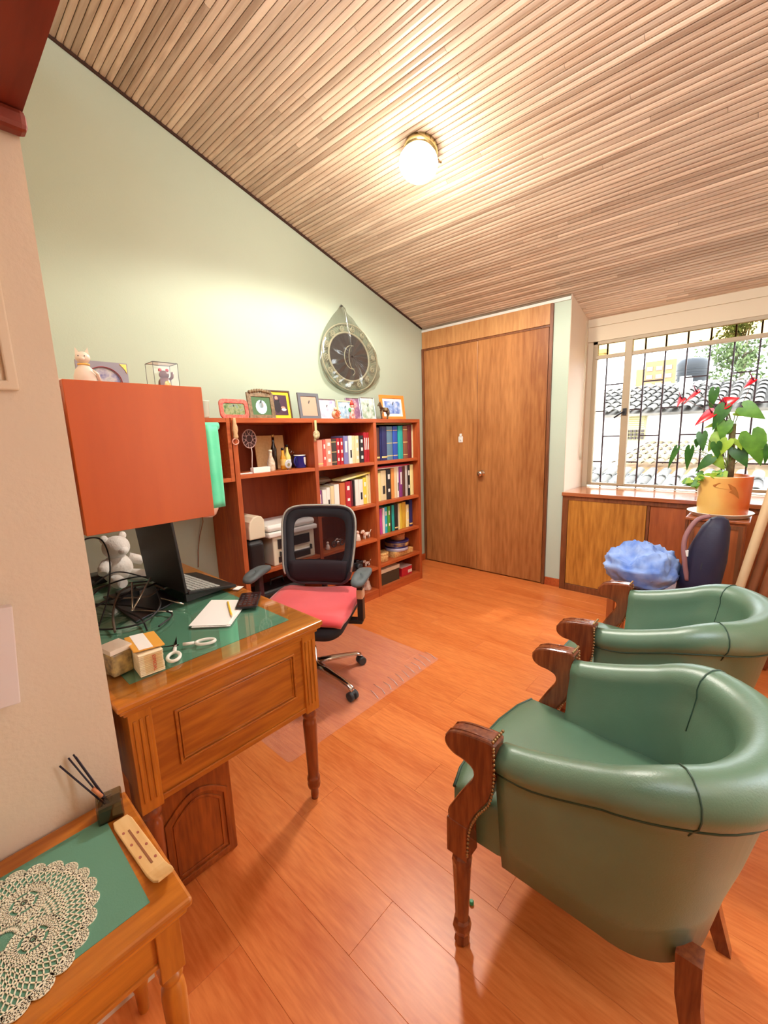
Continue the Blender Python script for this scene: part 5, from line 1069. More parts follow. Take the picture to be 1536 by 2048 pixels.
# white plush bear at the back
t = thing('plush_bear', 'white plush bear sitting at the back of the desk under the hanging cabinet', 'soft toy', (0.60, 2.33, DT), R(20))
M_pl = mat('white_plush', (226, 220, 212), 0.95, bump=0.7, bscale=90, sheen=0.5)
m_ = MB(); m_.ball((0, 0, 0.075), (0.07, 0.06, 0.075), 18, 14); build('body', m_, M_pl, t)
m_ = MB(); m_.ball((0, -0.01, 0.185), (0.062, 0.056, 0.055), 18, 14); m_.ball((0, -0.058, 0.172), (0.026, 0.02, 0.02)); hd = build('head', m_, M_pl, t)
m_ = MB()
for s in (-1, 1): m_.ball((s * 0.047, 0, 0.232), (0.02, 0.012, 0.02))
build('ears', m_, M_pl, hd)
for s in (-1, 1):
    m_ = MB(); m_.tube([(s * 0.055, -0.01, 0.12), (s * 0.09, -0.03, 0.10), (s * 0.105, -0.045, 0.085)], 0.024, 10, rs=[0.024, 0.024, 0.018]); build('arm', m_, M_pl, t)
    m_ = MB(); m_.tube([(s * 0.04, -0.03, 0.035), (s * 0.06, -0.08, 0.032), (s * 0.065, -0.115, 0.036)], 0.03, 10, rs=[0.03, 0.03, 0.024]); build('leg', m_, M_pl, t)
t = thing('paper_cup', 'white paper cup with brown print beside the plush bear', 'cup', (0.735, 2.22, DT))
m_ = MB(); m_.lathe([(0.028, 0), (0.029, 0.004), (0.038, 0.115), (0.04, 0.118), (0.036, 0.118), (0.027, 0.01), (0.003, 0.008)], n=22); build('cup', m_, M_paper, t)
m_ = MB(); m_.add([(0.0375 * math.sin(a), -0.0375 * math.cos(a), z_) for z_ in (0.06, 0.085) for a in (-0.9, -0.5, -0.1)], [(0, 1, 4, 3), (1, 2, 5, 4)]); build('brown_print', m_, mat('coffee_brown', (120, 82, 44), 0.6), t)
# tangled cables
rc_ = random.Random(21); M_cab = mat('black_cable', (28, 24, 24), 0.5); M_cab2 = mat('brown_cable', (96, 80, 66), 0.5)
paths = [
 [(0.35, 1.95, .01), (0.45, 2.0, .03), (0.6, 1.98, .05), (0.7, 2.1, .03), (0.62, 2.25, .01)],
 [(0.33, 1.85, .008), (0.42, 2.05, .05), (0.5, 2.1, .07), (0.62, 2.15, .06), (0.72, 2.2, .02)],
 [(0.36, 2.15, .01), (0.48, 1.95, .02), (0.56, 1.82, .008), (0.6, 1.7, .006), (0.52, 1.62, .006)],
 [(0.40, 1.70, .006), (0.44, 1.85, .03), (0.52, 2.0, .06), (0.64, 2.05, .04), (0.68, 1.98, .02)],
 [(0.34, 2.05, .02), (0.44, 2.1, .08), (0.56, 2.2, .09), (0.66, 2.12, .05), (0.72, 2.05, .02)],
 [(0.48, 1.62, .006), (0.5, 1.75, .01), (0.46, 1.88, .04), (0.54, 1.98, .05), (0.6, 2.1, .03)],
 [(0.42, 2.25, .01), (0.5, 2.12, .06), (0.47, 1.98, .05), (0.58, 1.92, .03), (0.66, 2.0, .02)],
 [(0.36, 1.78, .006), (0.42, 1.72, .006), (0.5, 1.7, .01), (0.58, 1.76, .03), (0.62, 1.9, .05)]]
cl_ = ['lowest', 'looping', 'front dangling', 'arching', 'highest', 'foremost', 'rear crossing', 'left-hand']
for k, p_ in enumerate(paths):
    m_ = MB(); m_.tube(catmull([(a, b, c + 0.0045) for a, b, c in p_], 8), 0.0034 if k % 3 else 0.0045, 6)
    solo('cable', m_, M_cab2 if k in (3, 6) else M_cab, '%s %s cable in the tangle on the desk behind the laptop' % (cl_[k], 'brown' if k in (3, 6) else 'black'), 'cable', 'tangled cables on the desk', loc=(0, 0, DT))
m_ = MB(); m_.tube(catmull([(0.33, 1.8, 0.32), (0.40, 1.86, 0.335), (0.46, 1.93, 0.30), (0.48, 1.96, 0.2), (0.44, 1.9, 0.08), (0.38, 1.82, 0.005)], 8), 0.003, 6)
solo('cable', m_, M_cab, 'long black cable looping down from the hanging cabinet to the desk', 'cable', loc=(0, 0, DT))
m_ = MB(); m_.box(-0.04, 0.04, -0.03, 0.03, 0, 0.035); solo('charger_brick', m_, M_black, 'black power adapter among the cables on the desk', 'charger', loc=(0.56, 2.08, DT), bevel=0.004)
m_ = MB(); m_.box(-0.05, 0.05, -0.04, 0.04, 0, 0.05); o = solo('glass_ashtray', m_, mat('dark_crystal', (60, 58, 62), 0.08), 'dark crystal dish half hidden by the beige wall on the desk', 'dish', loc=(0.52, 2.43, DT), bevel=0.012)
# thin black sheet standing in for the dark reflection in the desk glass
m_ = MB(); m_.prism([(-0.1, -0.22), (0.1, -0.12), (0.1, 0.2), (-0.1, 0.2)], 0, 0.006); solo('desk_reflection', m_, mat('desk_reflection', (30, 28, 30), 0.3), 'thin black sheet as a dark reflection under the laptop and wire stand', 'folder', loc=(0.585, 1.97, DT), bevel=0.001)
# socket and cord on the sage wall
t = thing('wall_socket', 'white wall socket box under the green bag', 'socket', (1.30, YW, 1.0))
m_ = MB(); m_.box(-0.03, 0.03, -0.022, 0, -0.045, 0.045); build('box', m_, M_whitep, t, bevel=0.004)
m_ = MB(); m_.tube([(0, -0.025, -0.03), (0.0, -0.03, -0.1), (-0.03, -0.02, -0.2), (-0.05, -0.015, -0.3), (-0.06, -0.01, -0.42)], 0.003, 6); build('cord', m_, mat('brown_cord', (150, 100, 70), 0.5), t)
# green hanging garment
t = thing('green_apron', 'bright mint green cloth hanging beside the orange cabinet', 'cloth', (1.18, 2.44, 1.06))
m_ = MB(); rings = []
for k in range(13):
    z_ = 0.48 * k / 12; w_ = 0.062 - 0.012 * (k / 12); sh = 0.0
    rings.append([((w_ * math.cos(a)) + 0.006 * math.sin(3 * a + k * 0.2), 0.03 * math.sin(a) + 0.006 * math.sin(4 * a), z_) for a in [2 * PI * j / 28 for j in range(28)]])
m_.loft(rings); build('cloth', m_, mat('mint_cloth', (84, 214, 160), 0.7, noise=(110, 226, 178), nscale=8, sheen=0.3), t)
m_ = MB(); m_.tube([(-0.06, 0, 0.475), (0.062, 0, 0.475)], 0.022, 10); build('rolled_top', m_, MATS['mint_cloth'], t)
m_ = MB(); m_.tube([(-0.03, 0, 0.49), (-0.03, 0.04, 0.515), (-0.03, 0.11, 0.51)], 0.004, 6); build('hook', m_, M_chrome, t)
t = thing('pink_bag', 'pale pink padded bag hanging under the mint green cloth', 'bag', (1.19, 2.60, 0.985))
m_ = MB(); m_.loft([[(w_ * math.cos(a), 0.06 * math.sin(a), z_) for a in [2 * PI * j / 20 for j in range(20)]] for z_, w_ in ((0.0, 0.03), (0.01, 0.06), (0.04, 0.078), (0.09, 0.08), (0.1, 0.07))]); build('pouch', m_, mat('pink_vinyl', (232, 190, 168), 0.4), t)
m_ = MB(); m_.tube([(0, 0.05, 0.09), (0, 0.15, 0.18), (0, 0.3, 0.2)], 0.004); build('strap', m_, mat('pink_vinyl', (232, 190, 168)), t)
m_ = MB(); m_.tube([(0, 0, 0), (0.01, 0, 0.11)], 0.003, 6); solo('wood_stick', m_, mat('light_stick', (232, 200, 140), 0.6), 'thin pale stick standing in the small wall shelf box', 'stick', loc=(1.275, 2.62, 1.2135))
m_ = MB(); m_.add([(-0.04, -0.03, 0), (0.05, -0.03, 0), (0.05, 0.03, 0), (-0.04, 0.03, 0), (-0.035, -0.03, 0.04), (-0.035, 0.03, 0.04)], [(0, 1, 2, 3), (0, 1, 4), (3, 2, 5), (1, 2, 5, 4), (0, 3, 5, 4)]); solo('folded_card', m_, M_paper, 'white folded paper in the small wall shelf box', 'card', loc=(1.22, 2.59, 1.2135))

# ================================================================ SIDE TABLE THINGS
# crocheted doily
dl = thing('lace_doily', 'cream crocheted lace doily with medallions on the small side table', 'doily', (-0.02, 0.915, TT))
M_lace = mat('cream_lace', (240, 234, 208), 0.9)
def ribbon(m_, a, b, w_, z0=0.0002, z1=0.0018):
    dx, dy = b[0] - a[0], b[1] - a[1]; L_ = math.hypot(dx, dy) or 1; nx_, ny_ = -dy / L_ * w_ / 2, dx / L_ * w_ / 2
    m_.add([(a[0] + nx_, a[1] + ny_, z0), (a[0] - nx_, a[1] - ny_, z0), (b[0] - nx_, b[1] - ny_, z0), (b[0] + nx_, b[1] + ny_, z0), (a[0] + nx_, a[1] + ny_, z1), (a[0] - nx_, a[1] - ny_, z1), (b[0] - nx_, b[1] - ny_, z1), (b[0] + nx_, b[1] + ny_, z1)], [(4, 5, 6, 7), (0, 4, 7, 3), (1, 2, 6, 5)])
RX, RY = 0.132, 0.142
meds = [(0.036, 0.055), (0.036, -0.035), (-0.055, 0.055), (-0.055, -0.035)]
def pol(r_, a): return (RX * r_ * math.cos(a), RY * r_ * math.sin(a))
def inmed(p_): return any(math.hypot(p_[0] - a, p_[1] - b) < 0.041 for a, b in meds)
m_ = MB(); rr_ = [0.12 + 0.066 * k for k in range(13)]
for i in range(len(rr_) - 1):
    n_ = 30 if rr_[i] < 0.4 else 64
    for k in range(n_):
        a0 = 2 * PI * (k + 0.5 * (i % 2)) / n_; a1 = a0 + PI / n_; a2 = a0 - PI / n_
        for q in (a1, a2):
            A_, B_ = pol(rr_[i], a0), pol(rr_[i + 1], q)
            if not (inmed(A_) and inmed(B_)): ribbon(m_, A_, B_, 0.0019)
for i in (4, 8, 12):
    for k in range(72):
        A_, B_ = pol(rr_[i], 2 * PI * k / 72), pol(rr_[i], 2 * PI * (k + 1) / 72)
        if not inmed(A_): ribbon(m_, A_, B_, 0.003)
for k in range(24):                      # scalloped fans on the border
    ac = 2 * PI * k / 24; c_ = pol(0.93, ac); 
    for ring_r in (0.008, 0.0125, 0.017):
        for j in range(9):
            b0 = ac - 1.75 + 3.5 * j / 9; b1 = ac - 1.75 + 3.5 * (j + 1) / 9
            ribbon(m_, (c_[0] + ring_r * math.cos(b0), c_[1] + ring_r * math.sin(b0)), (c_[0] + ring_r * math.cos(b1), c_[1] + ring_r * math.sin(b1)), 0.0028)
    for j in range(8):
        b0 = ac - 1.6 + 3.2 * j / 7; ribbon(m_, c_, (c_[0] + 0.018 * math.cos(b0), c_[1] + 0.018 * math.sin(b0)), 0.0018)
tag(build('net', m_, M_lace, dl), kind='stuff')
for cx, cy in meds:
    m_ = MB()
    for r_, n_, w_ in ((0.005, 10, 0.003), (0.011, 16, 0.004), (0.015, 20, 0.003), (0.024, 28, 0.0035), (0.028, 32, 0.003), (0.033, 36, 0.003), (0.038, 40, 0.0035)):
        for k in range(n_): ribbon(m_, (cx + r_ * math.cos(2 * PI * k / n_), cy + r_ * math.sin(2 * PI * k / n_)), (cx + r_ * math.cos(2 * PI * (k + 1) / n_), cy + r_ * math.sin(2 * PI * (k + 1) / n_)), w_)
    for k in range(36):
        a = 2 * PI * k / 36; ribbon(m_, (cx + 0.022 * math.cos(a), cy + 0.022 * math.sin(a)), (cx + 0.04 * math.cos(a), cy + 0.04 * math.sin(a)), 0.0015)
    for k in range(12):
        a = 2 * PI * k / 12; ribbon(m_, (cx + 0.003 * math.cos(a), cy + 0.003 * math.sin(a)), (cx + 0.016 * math.cos(a), cy + 0.016 * math.sin(a)), 0.0022)
    for k in range(6):
        a = 2 * PI * k / 6; ribbon(m_, (cx + 0.014 * math.cos(a), cy + 0.014 * math.sin(a)), (cx + 0.025 * math.cos(a), cy + 0.025 * math.sin(a)), 0.003)
    build('medallion', m_, M_lace, dl)
# reed diffuser
t = thing('reed_diffuser', 'square glass diffuser bottle with black reeds on the side table', 'diffuser', (0.188, 1.066, TT), R(-12))
m_ = MB(); m_.box(-0.026, 0.026, -0.026, 0.026, 0, 0.046); build('bottle', m_, glassy('smoked_glass', (196, 186, 160), 0.08, 0.03), t, bevel=0.004)
m_ = MB(); m_.box(-0.022, 0.022, -0.022, 0.022, 0.003, 0.03); build('oil', m_, mat('dark_oil', (84, 70, 48), 0.1), t)
m_ = MB(); m_.lathe([(0.008, 0.046), (0.009, 0.056), (0.006, 0.056), (0.006, 0.046)], n=14); build('neck', m_, M_glass, t)
for k, (dx, dy, dz) in enumerate(((-0.075, 0.035, 0.125), (-0.06, 0.04, 0.133), (-0.052, 0.035, 0.14), (-0.05, 0.03, 0.135))):
    L0 = Vector((0.002 * k - 0.003, 0.001, 0.02)); m_ = MB(); m_.tube([L0, L0 + Vector((dx, dy, dz))], 0.0019, 6); o = build('reed', m_, mat('reed_black', (36, 26, 44), 0.6), t)
m_ = MB(); m_.tube([(-0.012, 0.006, 0.05), (-0.026, 0.012, 0.075)], 0.0045, 6); build('wrapped_reed_end', m_, mat('reed_tan', (206, 130, 86), 0.7), t)
# wooden incense board
t = thing('incense_holder', 'pale wooden incense holder board with faint dark marks at the side table edge', 'incense holder', (0.203, 0.912, TT + 0.0003), R(3))
M_pale = wood('pale_board_wood', (222, 176, 112), (240, 208, 150), 'y', 0.55, 4)
m_ = MB(); rings = []
for k in range(15):
    y_ = -0.118 + 0.236 * k / 14; w_ = 0.0185 * (0.8 if k in (0, 14) else 1); zz = 0.022 * max(0, (-y_ - 0.06) / 0.058) ** 1.6
    rings.append([(-w_, y_, zz), (w_, y_, zz), (w_, y_, zz + 0.004), (w_ * 0.9, y_, zz + 0.005), (-w_ * 0.9, y_, zz + 0.005), (-w_, y_, zz + 0.004)])
m_.loft(rings, smooth=False); build('board', m_, M_pale, t)
m_ = MB(); m_.box(-0.002, 0.002, -0.05, 0.07, 0.005, 0.0058); build('groove', m_, mat('scorch_brown', (150, 96, 60), 0.7), t)
m_ = MB()
for k in range(6): m_.prism([(q_[0], q_[1]) for q_ in [(0.0105 + 0.0028 * math.cos(a) - (0.021 if k % 2 else 0), -0.04 + 0.022 * k + 0.004 * math.sin(a)) for a in [2 * PI * j / 6 for j in range(6)]]], 0.005, 0.0056)
tag(build('burnt_marks', m_, mat('scorch_red', (170, 96, 78), 0.7), t), kind='stuff')
m_ = MB(); m_.box(-0.03, 0.03, -0.016, 0.016, 0, 0.105); solo('cream_box', m_, mat('cream_card', (222, 202, 166), 0.6), 'upright cream box at the back left of the side table, cut by the photo edge', 'box', loc=(-0.041, 1.085, TT), bevel=0.008)
# picture and calendar on the beige wall
t = thing('wall_picture', 'white-framed picture on the beige wall at the left edge', 'picture frame', (0.018, 1.13, 1.66 + 0.115))
m_ = MB(); m_.ring([(-0.15, -0.215), (0.148, -0.215), (0.148, 0.215), (-0.15, 0.215)], [(-0.132, -0.197), (0.13, -0.197), (0.13, 0.197), (-0.132, 0.197)], -0.016, 0, 'y'); build('frame', m_, mat('antique_white_frame', (226, 206, 178), 0.4), t, bevel=0.003)
m_ = MB(); m_.box(-0.134, 0.132, -0.008, -0.004, -0.199, 0.199); build('mount', m_, mat('mount_cream', (222, 204, 178), 0.8), t)
m_ = MB(); m_.box(-0.1, 0.112, -0.0095, -0.008, -0.165, 0.165); build('picture', m_, blobmat('old_print', [(110, 84, 60), (160, 134, 100), (190, 170, 140)], 20), t)
t = thing('wall_calendar', 'white calendar board hanging low on the beige wall at the left edge', 'calendar', (-0.07, 1.122, 0.99))
m_ = MB(); m_.M = Matrix.Rotation(R(4.5), 4, 'Y'); m_.box(-0.15, 0.15, -0.024, 0.0, -0.045, 0.16); build('board', m_, mat('calendar_white', (226, 212, 206), 0.6), t, bevel=0.002)
m_ = MB(); m_.M = Matrix.Rotation(R(4.5), 4, 'Y')
for k in range(5): m_.box(0.085 - 0.012 * k, 0.093 - 0.012 * k, -0.0246, -0.024, -0.036, -0.022)
tag(build('blue_lettering', m_, mat('print_blue', (70, 60, 120), 0.6), t), kind='stuff')

# ================================================================ RIGHT SIDE: STOOL, BAG, CLOTH, PLANT, CURTAIN
t = thing('low_stool', 'wooden stool carrying the blue bundle and navy backpack behind the farther armchair', 'stool', (2.98, 0.44, 0))
m_ = MB(); m_.box(-0.17, 0.17, -0.3, 0.28, 0.44, 0.47); build('seat', m_, M_bench_r, t, bevel=0.006)
for sx in (-0.14, 0.14):
    for sy in (-0.26, 0.24): m_ = MB(); m_.box(sx - 0.02, sx + 0.02, sy - 0.02, sy + 0.02, 0, 0.44); build('leg', m_, M_bench_r, t, bevel=0.003)
M_blue = mat('blue_denim_cloth', (84, 128, 214), 0.8, noise=(168, 194, 238), nscale=9, bump=0.6, bscale=22)
def cloth_lump(cx, cy, z0, sx, sy, h, seed):
    q = random.Random(seed); W = [(q.uniform(-14, 14), q.uniform(-14, 14), q.uniform(0, 6), q.uniform(0.4, 1)) for _ in range(9)]
    m_ = MB(); n_ = 40; rings = []
    for i in range(n_ + 1):
        a = PI * i / n_ - PI / 2; r_ = []
        for k in range(56):
            b = 2 * PI * k / 56; ce = math.cos(a); x_, y_, z_ = ce * math.copysign(abs(math.cos(b)) ** 0.7, math.cos(b)), ce * math.copysign(abs(math.sin(b)) ** 0.7, math.sin(b)), math.sin(a)
            f_ = sum(w4 * abs(math.sin(w1 * x_ * 0.35 + w2 * y_ * 0.35 + w3 + z_ * 2)) for w1, w2, w3, w4 in W) / 9
            dd = 0.93 + 0.2 * f_
            r_.append((sx * x_ * dd, sy * y_ * dd, max(0.0, h * 0.5 + h * 0.5 * z_ * 1.1 * (dd if z_ > 0 else 1))))
        rings.append(r_)
    m_.loft(rings)
    import mathutils.noise as mn_
    m_.v = [tuple(Vector(p_) * (1 + 0.22 * (mn_.ridged_multi_fractal(Vector(p_) * 11 + Vector((seed, 0, 0)), 1.0, 2.1, 3, 1.0, 2.0) - 1.1))) for p_ in m_.v]
    m_.v = [(a, b, max(0.0005, c)) for a, b, c in m_.v]
    return m_
t = thing('blue_bundle', 'crumpled light blue cloth bundle lying left of the navy backpack', 'cloth', (2.93, 0.545, 0.4705))
build('cloth', cloth_lump(0, 0, 0, 0.14, 0.185, 0.25, 3), M_blue, t)
m_ = MB(); 
for k in range(3): m_.tube(catmull([(-0.12, 0.08 - 0.08 * k, 0.08), (-0.1, 0.03 - 0.07 * k, 0.17), (0.0, 0.0 - 0.05 * k, 0.228), (0.1, 0.02 - 0.03 * k, 0.19)], 6), 0.007, 6)
build('folds', m_, M_blue, t)
M_navy = mat('navy_nylon', (26, 28, 56), 0.55, noise=(38, 36, 60), nscale=10, bump=0.3, bscale=40)
t = thing('navy_backpack', 'navy blue backpack standing upright below the plant pot', 'backpack', (2.99, 0.235, 0.4705))
m_ = MB(); rings = []
for z_, wx, wy, oy in ((0.0, 0.08, 0.085, 0.03), (0.01, 0.1, 0.1, 0.03), (0.1, 0.105, 0.105, 0.02), (0.22, 0.1, 0.098, 0.005), (0.33, 0.085, 0.082, -0.015), (0.41, 0.065, 0.062, -0.03), (0.455, 0.045, 0.04, -0.04), (0.47, 0.015, 0.015, -0.045)):
    rings.append([(wx * math.copysign(abs(math.cos(a)) ** 0.8, math.cos(a)), oy + wy * math.copysign(abs(math.sin(a)) ** 0.8, math.sin(a)) + 0.003 * math.sin(5 * a + z_ * 30), z_) for a in [2 * PI * j / 28 for j in range(28)]])
m_.loft(rings); build('body', m_, M_navy, t)
m_ = MB(); m_.tube(catmull([(-0.09, 0.07, 0.1), (-0.1, 0.09, 0.22), (-0.08, 0.1, 0.34), (-0.03, 0.06, 0.44), (-0.01, 0.0, 0.47)], 6), 0.013, 6); build('strap', m_, mat('strap_mauve', (150, 104, 104), 0.6), t)
m_ = MB(); m_.tube([(-0.095, 0.02, 0.06), (-0.1, 0.01, 0.2), (-0.08, -0.01, 0.33)], 0.003, 5); build('zip', m_, M_dark, t)
m_ = MB(); m_.cbox((-0.1, 0.085, 0.26), (0.01, 0.02, 0.035)); build('white_tag', m_, M_whitep, t)
# plant stand, saucer, pot, plant
PX, PY = 3.45, 0.218
t = thing('plant_stand', 'tall reddish wooden pedestal under the flowering plant pot', 'stand', (PX, PY, 0))
m_ = MB(); m_.box(-0.15, 0.15, -0.15, 0.17, 0.85, 0.868); build('top', m_, M_bench_r, t, bevel=0.004)
m_ = MB(); m_.box(-0.13, 0.13, -0.13, 0.15, 0.03, 0.85); build('body', m_, M_bench_r, t, bevel=0.003)
m_ = MB(); m_.ring([(-0.12, 0.06), (0.14, 0.06), (0.14, 0.83), (-0.12, 0.83)], [(-0.1, 0.08), (0.12, 0.08), (0.12, 0.81), (-0.1, 0.81)], -0.136, -0.13, 'x'); build('front_moulding', m_, M_frame, t)
for sx in (-0.11, 0.11):
    for sy in (-0.11, 0.13): m_ = MB(); m_.box(sx - 0.02, sx + 0.02, sy - 0.02, sy + 0.02, 0, 0.03); build('foot', m_, M_frame, t)
m_ = MB(); m_.lathe([(0.13, 0), (0.15, 0.003), (0.17, 0.028), (0.174, 0.03), (0.168, 0.032), (0.145, 0.01), (0.004, 0.008)], n=36); solo('saucer', m_, mat('saucer_white', (232, 226, 206), 0.35), 'round cream plastic saucer under the yellow plant pot', 'saucer', loc=(PX, PY + 0.01, 0.8685))
POTZ = 0.8785
pt = thing('plant_pot', 'yellow and orange painted flowerpot with a brown leaf-shaped stain', 'pot', (PX, PY, POTZ))
m = bpy.data.materials.new('pot_glaze'); m.use_nodes = True; nt = m.node_tree; b = nt.nodes['Principled BSDF']; b.inputs['Roughness'].default_value = 0.35
tc = nt.nodes.new('ShaderNodeTexCoord'); sp = nt.nodes.new('ShaderNodeSeparateXYZ'); nz = nt.nodes.new('ShaderNodeTexNoise'); nz.inputs['Scale'].default_value = 9; nz.inputs['Detail'].default_value = 4
ma = nt.nodes.new('ShaderNodeMath'); ma.operation = 'MULTIPLY_ADD'; ma.inputs[1].default_value = -3.6; ma.inputs[2].default_value = 0.28; mb2 = nt.nodes.new('ShaderNodeMath'); mb2.operation = 'MULTIPLY_ADD'; mb2.inputs[1].default_value = 0.4
rp = nt.nodes.new('ShaderNodeValToRGB'); rp.color_ramp.elements[0].position = 0.35; rp.color_ramp.elements[1].position = 0.85; rp.color_ramp.elements[0].color = srgb((234, 190, 104)); rp.color_ramp.elements[1].color = srgb((222, 104, 40))
nt.links.new(tc.outputs['Object'], sp.inputs[0]); nt.links.new(tc.outputs['Object'], nz.inputs[0]); nt.links.new(sp.outputs['Y'], ma.inputs[0]); nt.links.new(nz.outputs[0], mb2.inputs[0]); nt.links.new(ma.outputs[0], mb2.inputs[2]); nt.links.new(mb2.outputs[0], rp.inputs[0]); nt.links.new(rp.outputs[0], b.inputs['Base Color'])
PR = 0.136
m_ = MB(); m_.lathe([(PR - 0.012, 0), (PR - 0.006, 0.006), (PR, 0.12), (PR + 0.004, 0.24), (PR + 0.006, 0.25), (PR - 0.002, 0.252), (PR - 0.008, 0.24), (PR - 0.01, 0.2), (0.004, 0.2)], n=40); build('pot', m_, m, pt)
m_ = MB(); st_ = [(-0.05, 0.20), (-0.02, 0.215), (0.03, 0.21), (0.06, 0.19), (0.075, 0.16), (0.085, 0.12), (0.06, 0.145), (0.03, 0.16), (0.045, 0.175), (0.0, 0.18), (-0.03, 0.185), (-0.045, 0.19)]
a0 = -1.02
def pp(r_): return [(r_ * math.cos(PI + 0.02 + q_ / PR), r_ * math.sin(PI + 0.02 + q_ / PR), z_) for q_, z_ in st_]
m_.add(pp(PR + 0.0045), [tuple(range(len(st_)))]); build('leaf_stain', m_, mat('stain_brown', (176, 104, 40), 0.5), pt)
m_ = MB(); m_.lathe([(PR - 0.01, 0.2), (PR - 0.012, 0.226), (0.06, 0.232), (0.004, 0.23)], n=24); build('soil', m_, mat('soil', (74, 48, 30), 0.95, bump=0.6, bscale=60), pt)
ft = thing('anthurium_plant', 'anthurium with heart-shaped green leaves and red flowers in the painted pot', 'plant', (PX, PY, POTZ + 0.226))
m_ = MB(); m_.tube([(0.0, -0.02, 0.0), (0.003, -0.02, 0.12), (0.0, -0.012, 0.22), (0.0, -0.01, 0.345)], 0.02, 10, rs=[0.021, 0.021, 0.019, 0.016]); build('trunk', m_, mat('plant_stem_bark', (132, 116, 76), 0.8, noise=(96, 76, 50), nscale=40, bump=0.5), ft)
M_leafs = [mat('leaf_deep', (40, 88, 30), 0.38, noise=(62, 116, 42), nscale=20), mat('leaf_mid', (76, 130, 38), 0.4, noise=(104, 160, 52), nscale=20), mat('leaf_lime', (136, 174, 40), 0.45, noise=(160, 194, 60), nscale=20)]
M_redf = mat('spathe_red', (206, 24, 40), 0.25); M_stalk = mat('leaf_stalk', (120, 140, 70), 0.5)
def to_local(y_, z_, x_=0.0): return Vector((x_, y_ - PY, z_ - (POTZ + 0.226)))
def heart(m_, c_, dirv, nrm, L_, W_, cup=0.12, lobes=1.0):
    d = Vector(dirv).normalized(); n_ = Vector(nrm); n_ = (n_ - d * n_.dot(d)).normalized(); s_ = d.cross(n_); c_ = Vector(c_)
    prof = [(-0.22, 0.22), (-0.14, 0.42), (0.05, 0.5), (0.3, 0.44), (0.55, 0.3), (0.8, 0.14), (1.0, 0.0)]
    mid = [(-0.0, 0)] + [(p_, 0) for p_, _ in prof[2:]]
    vs_ = []; 
    ln = [(0.0, 0.0)] + [(u, w) for u, w in prof]
    # centre line points, left edge, right edge
    cl = [c_ + d * (L_ * u) - n_ * (0.15 * L_ * max(0, u) ** 2) for u in (0.0, 0.05, 0.3, 0.55, 0.8, 1.0)]
    vs_ += [tuple(p_) for p_ in cl]
    def e(u, w, sg): return tuple(c_ + d * (L_ * u) + s_ * (sg * W_ * w) + n_ * (cup * W_ * w * 1.2 - 0.15 * L_ * max(0, u) ** 2))
    b0 = len(vs_)
    R_ = [(-0.18, 0.12), (-0.2, 0.3), (-0.08, 0.46), (0.1, 0.5), (0.3, 0.44), (0.55, 0.3), (0.8, 0.14)]
    for sg in (1, -1): vs_ += [e(u, w, sg) for u, w in R_]
    fs = []
    for h_ in range(2):
        o_ = b0 + 7 * h_; F_ = [(0, o_, o_ + 1), (0, o_ + 1, o_ + 2), (0, o_ + 2, o_ + 3, 1), (1, o_ + 3, o_ + 4, 2), (2, o_ + 4, o_ + 5, 3), (3, o_ + 5, o_ + 6, 4), (4, o_ + 6, 5)]
        fs += F_ if h_ == 0 else [tuple(reversed(f_)) for f_ in F_]
    k_ = len(vs_); vs2 = [tuple(Vector(p_) - n_ * 0.0012) for p_ in vs_]
    m_.add(vs_ + vs2, fs + [tuple(i + k_ for i in reversed(f_)) for f_ in fs], True)
# (y,z) of the leaf base, tip direction (dy,dz), facing, length, width, shade, x offset
LV = [(0.314, 1.654, 0.016, -0.129, 0.13, 0.049, 0), (0.162, 1.541, -0.107, -0.067, 0.126, 0.088, 1), (0.113, 1.379, -0.066, -0.182, 0.194, 0.119, 1), (0.173, 1.296, -0.059, -0.111, 0.126, 0.084, 0), (0.254, 1.547, 0.053, -0.136, 0.146, 0.075, 0), (0.236, 1.435, 0.073, -0.062, 0.096, 0.088, 1), (0.274, 1.329, -0.012, -0.093, 0.094, 0.057, 0), (0.35, 1.39, -0.013, -0.111, 0.111, 0.057, 0), (0.376, 1.352, 0.005, -0.05, 0.05, 0.035, 0), (0.407, 1.296, 0.017, -0.143, 0.144, 0.049, 0), (0.483, 1.297, 0.049, -0.135, 0.143, 0.035, 0), (0.293, 1.241, 0.075, -0.086, 0.114, 0.057, 0), (0.281, 1.252, -0.06, -0.087, 0.105, 0.071, 2), (0.174, 1.354, -0.026, -0.064, 0.069, 0.044, 2), (0.2, 1.512, -0.034, -0.017, 0.039, 0.031, 2), (0.269, 1.377, 0.049, -0.098, 0.109, 0.071, 2), (0.032, 1.306, 0.008, -0.106, 0.106, 0.035, 0), (0.242, 1.457, 0.012, -0.106, 0.107, 0.075, 1), (0.22, 1.349, 0.027, -0.086, 0.09, 0.066, 2), (0.263, 1.457, 0.09, -0.023, 0.093, 0.04, 2)]
rv = random.Random(6)
for y_, z_, dy, dz, L_, W_, sh in LV:
    xo = -0.05 + rv.uniform(-0.04, 0.03)
    m_ = MB(); base = to_local(y_, z_, xo); heart(m_, base, (rv.uniform(-0.25, 0.1) * L_, dy, dz), (-1, rv.uniform(-0.3, 0.3), rv.uniform(0.0, 0.5)), L_, W_ * 1.1); lf = build('leaf', m_, M_leafs[sh], ft)
    m_ = MB(); root = Vector((0, -0.01, 0.30 if z_ > 1.4 else 0.06)); mid_ = (base + root) / 2 + Vector((0, 0, 0.03)); m_.tube(catmull([root, mid_, base + Vector((0.004, 0, 0))], 5), 0.0022, 5); build('stalk', m_, M_stalk, lf)
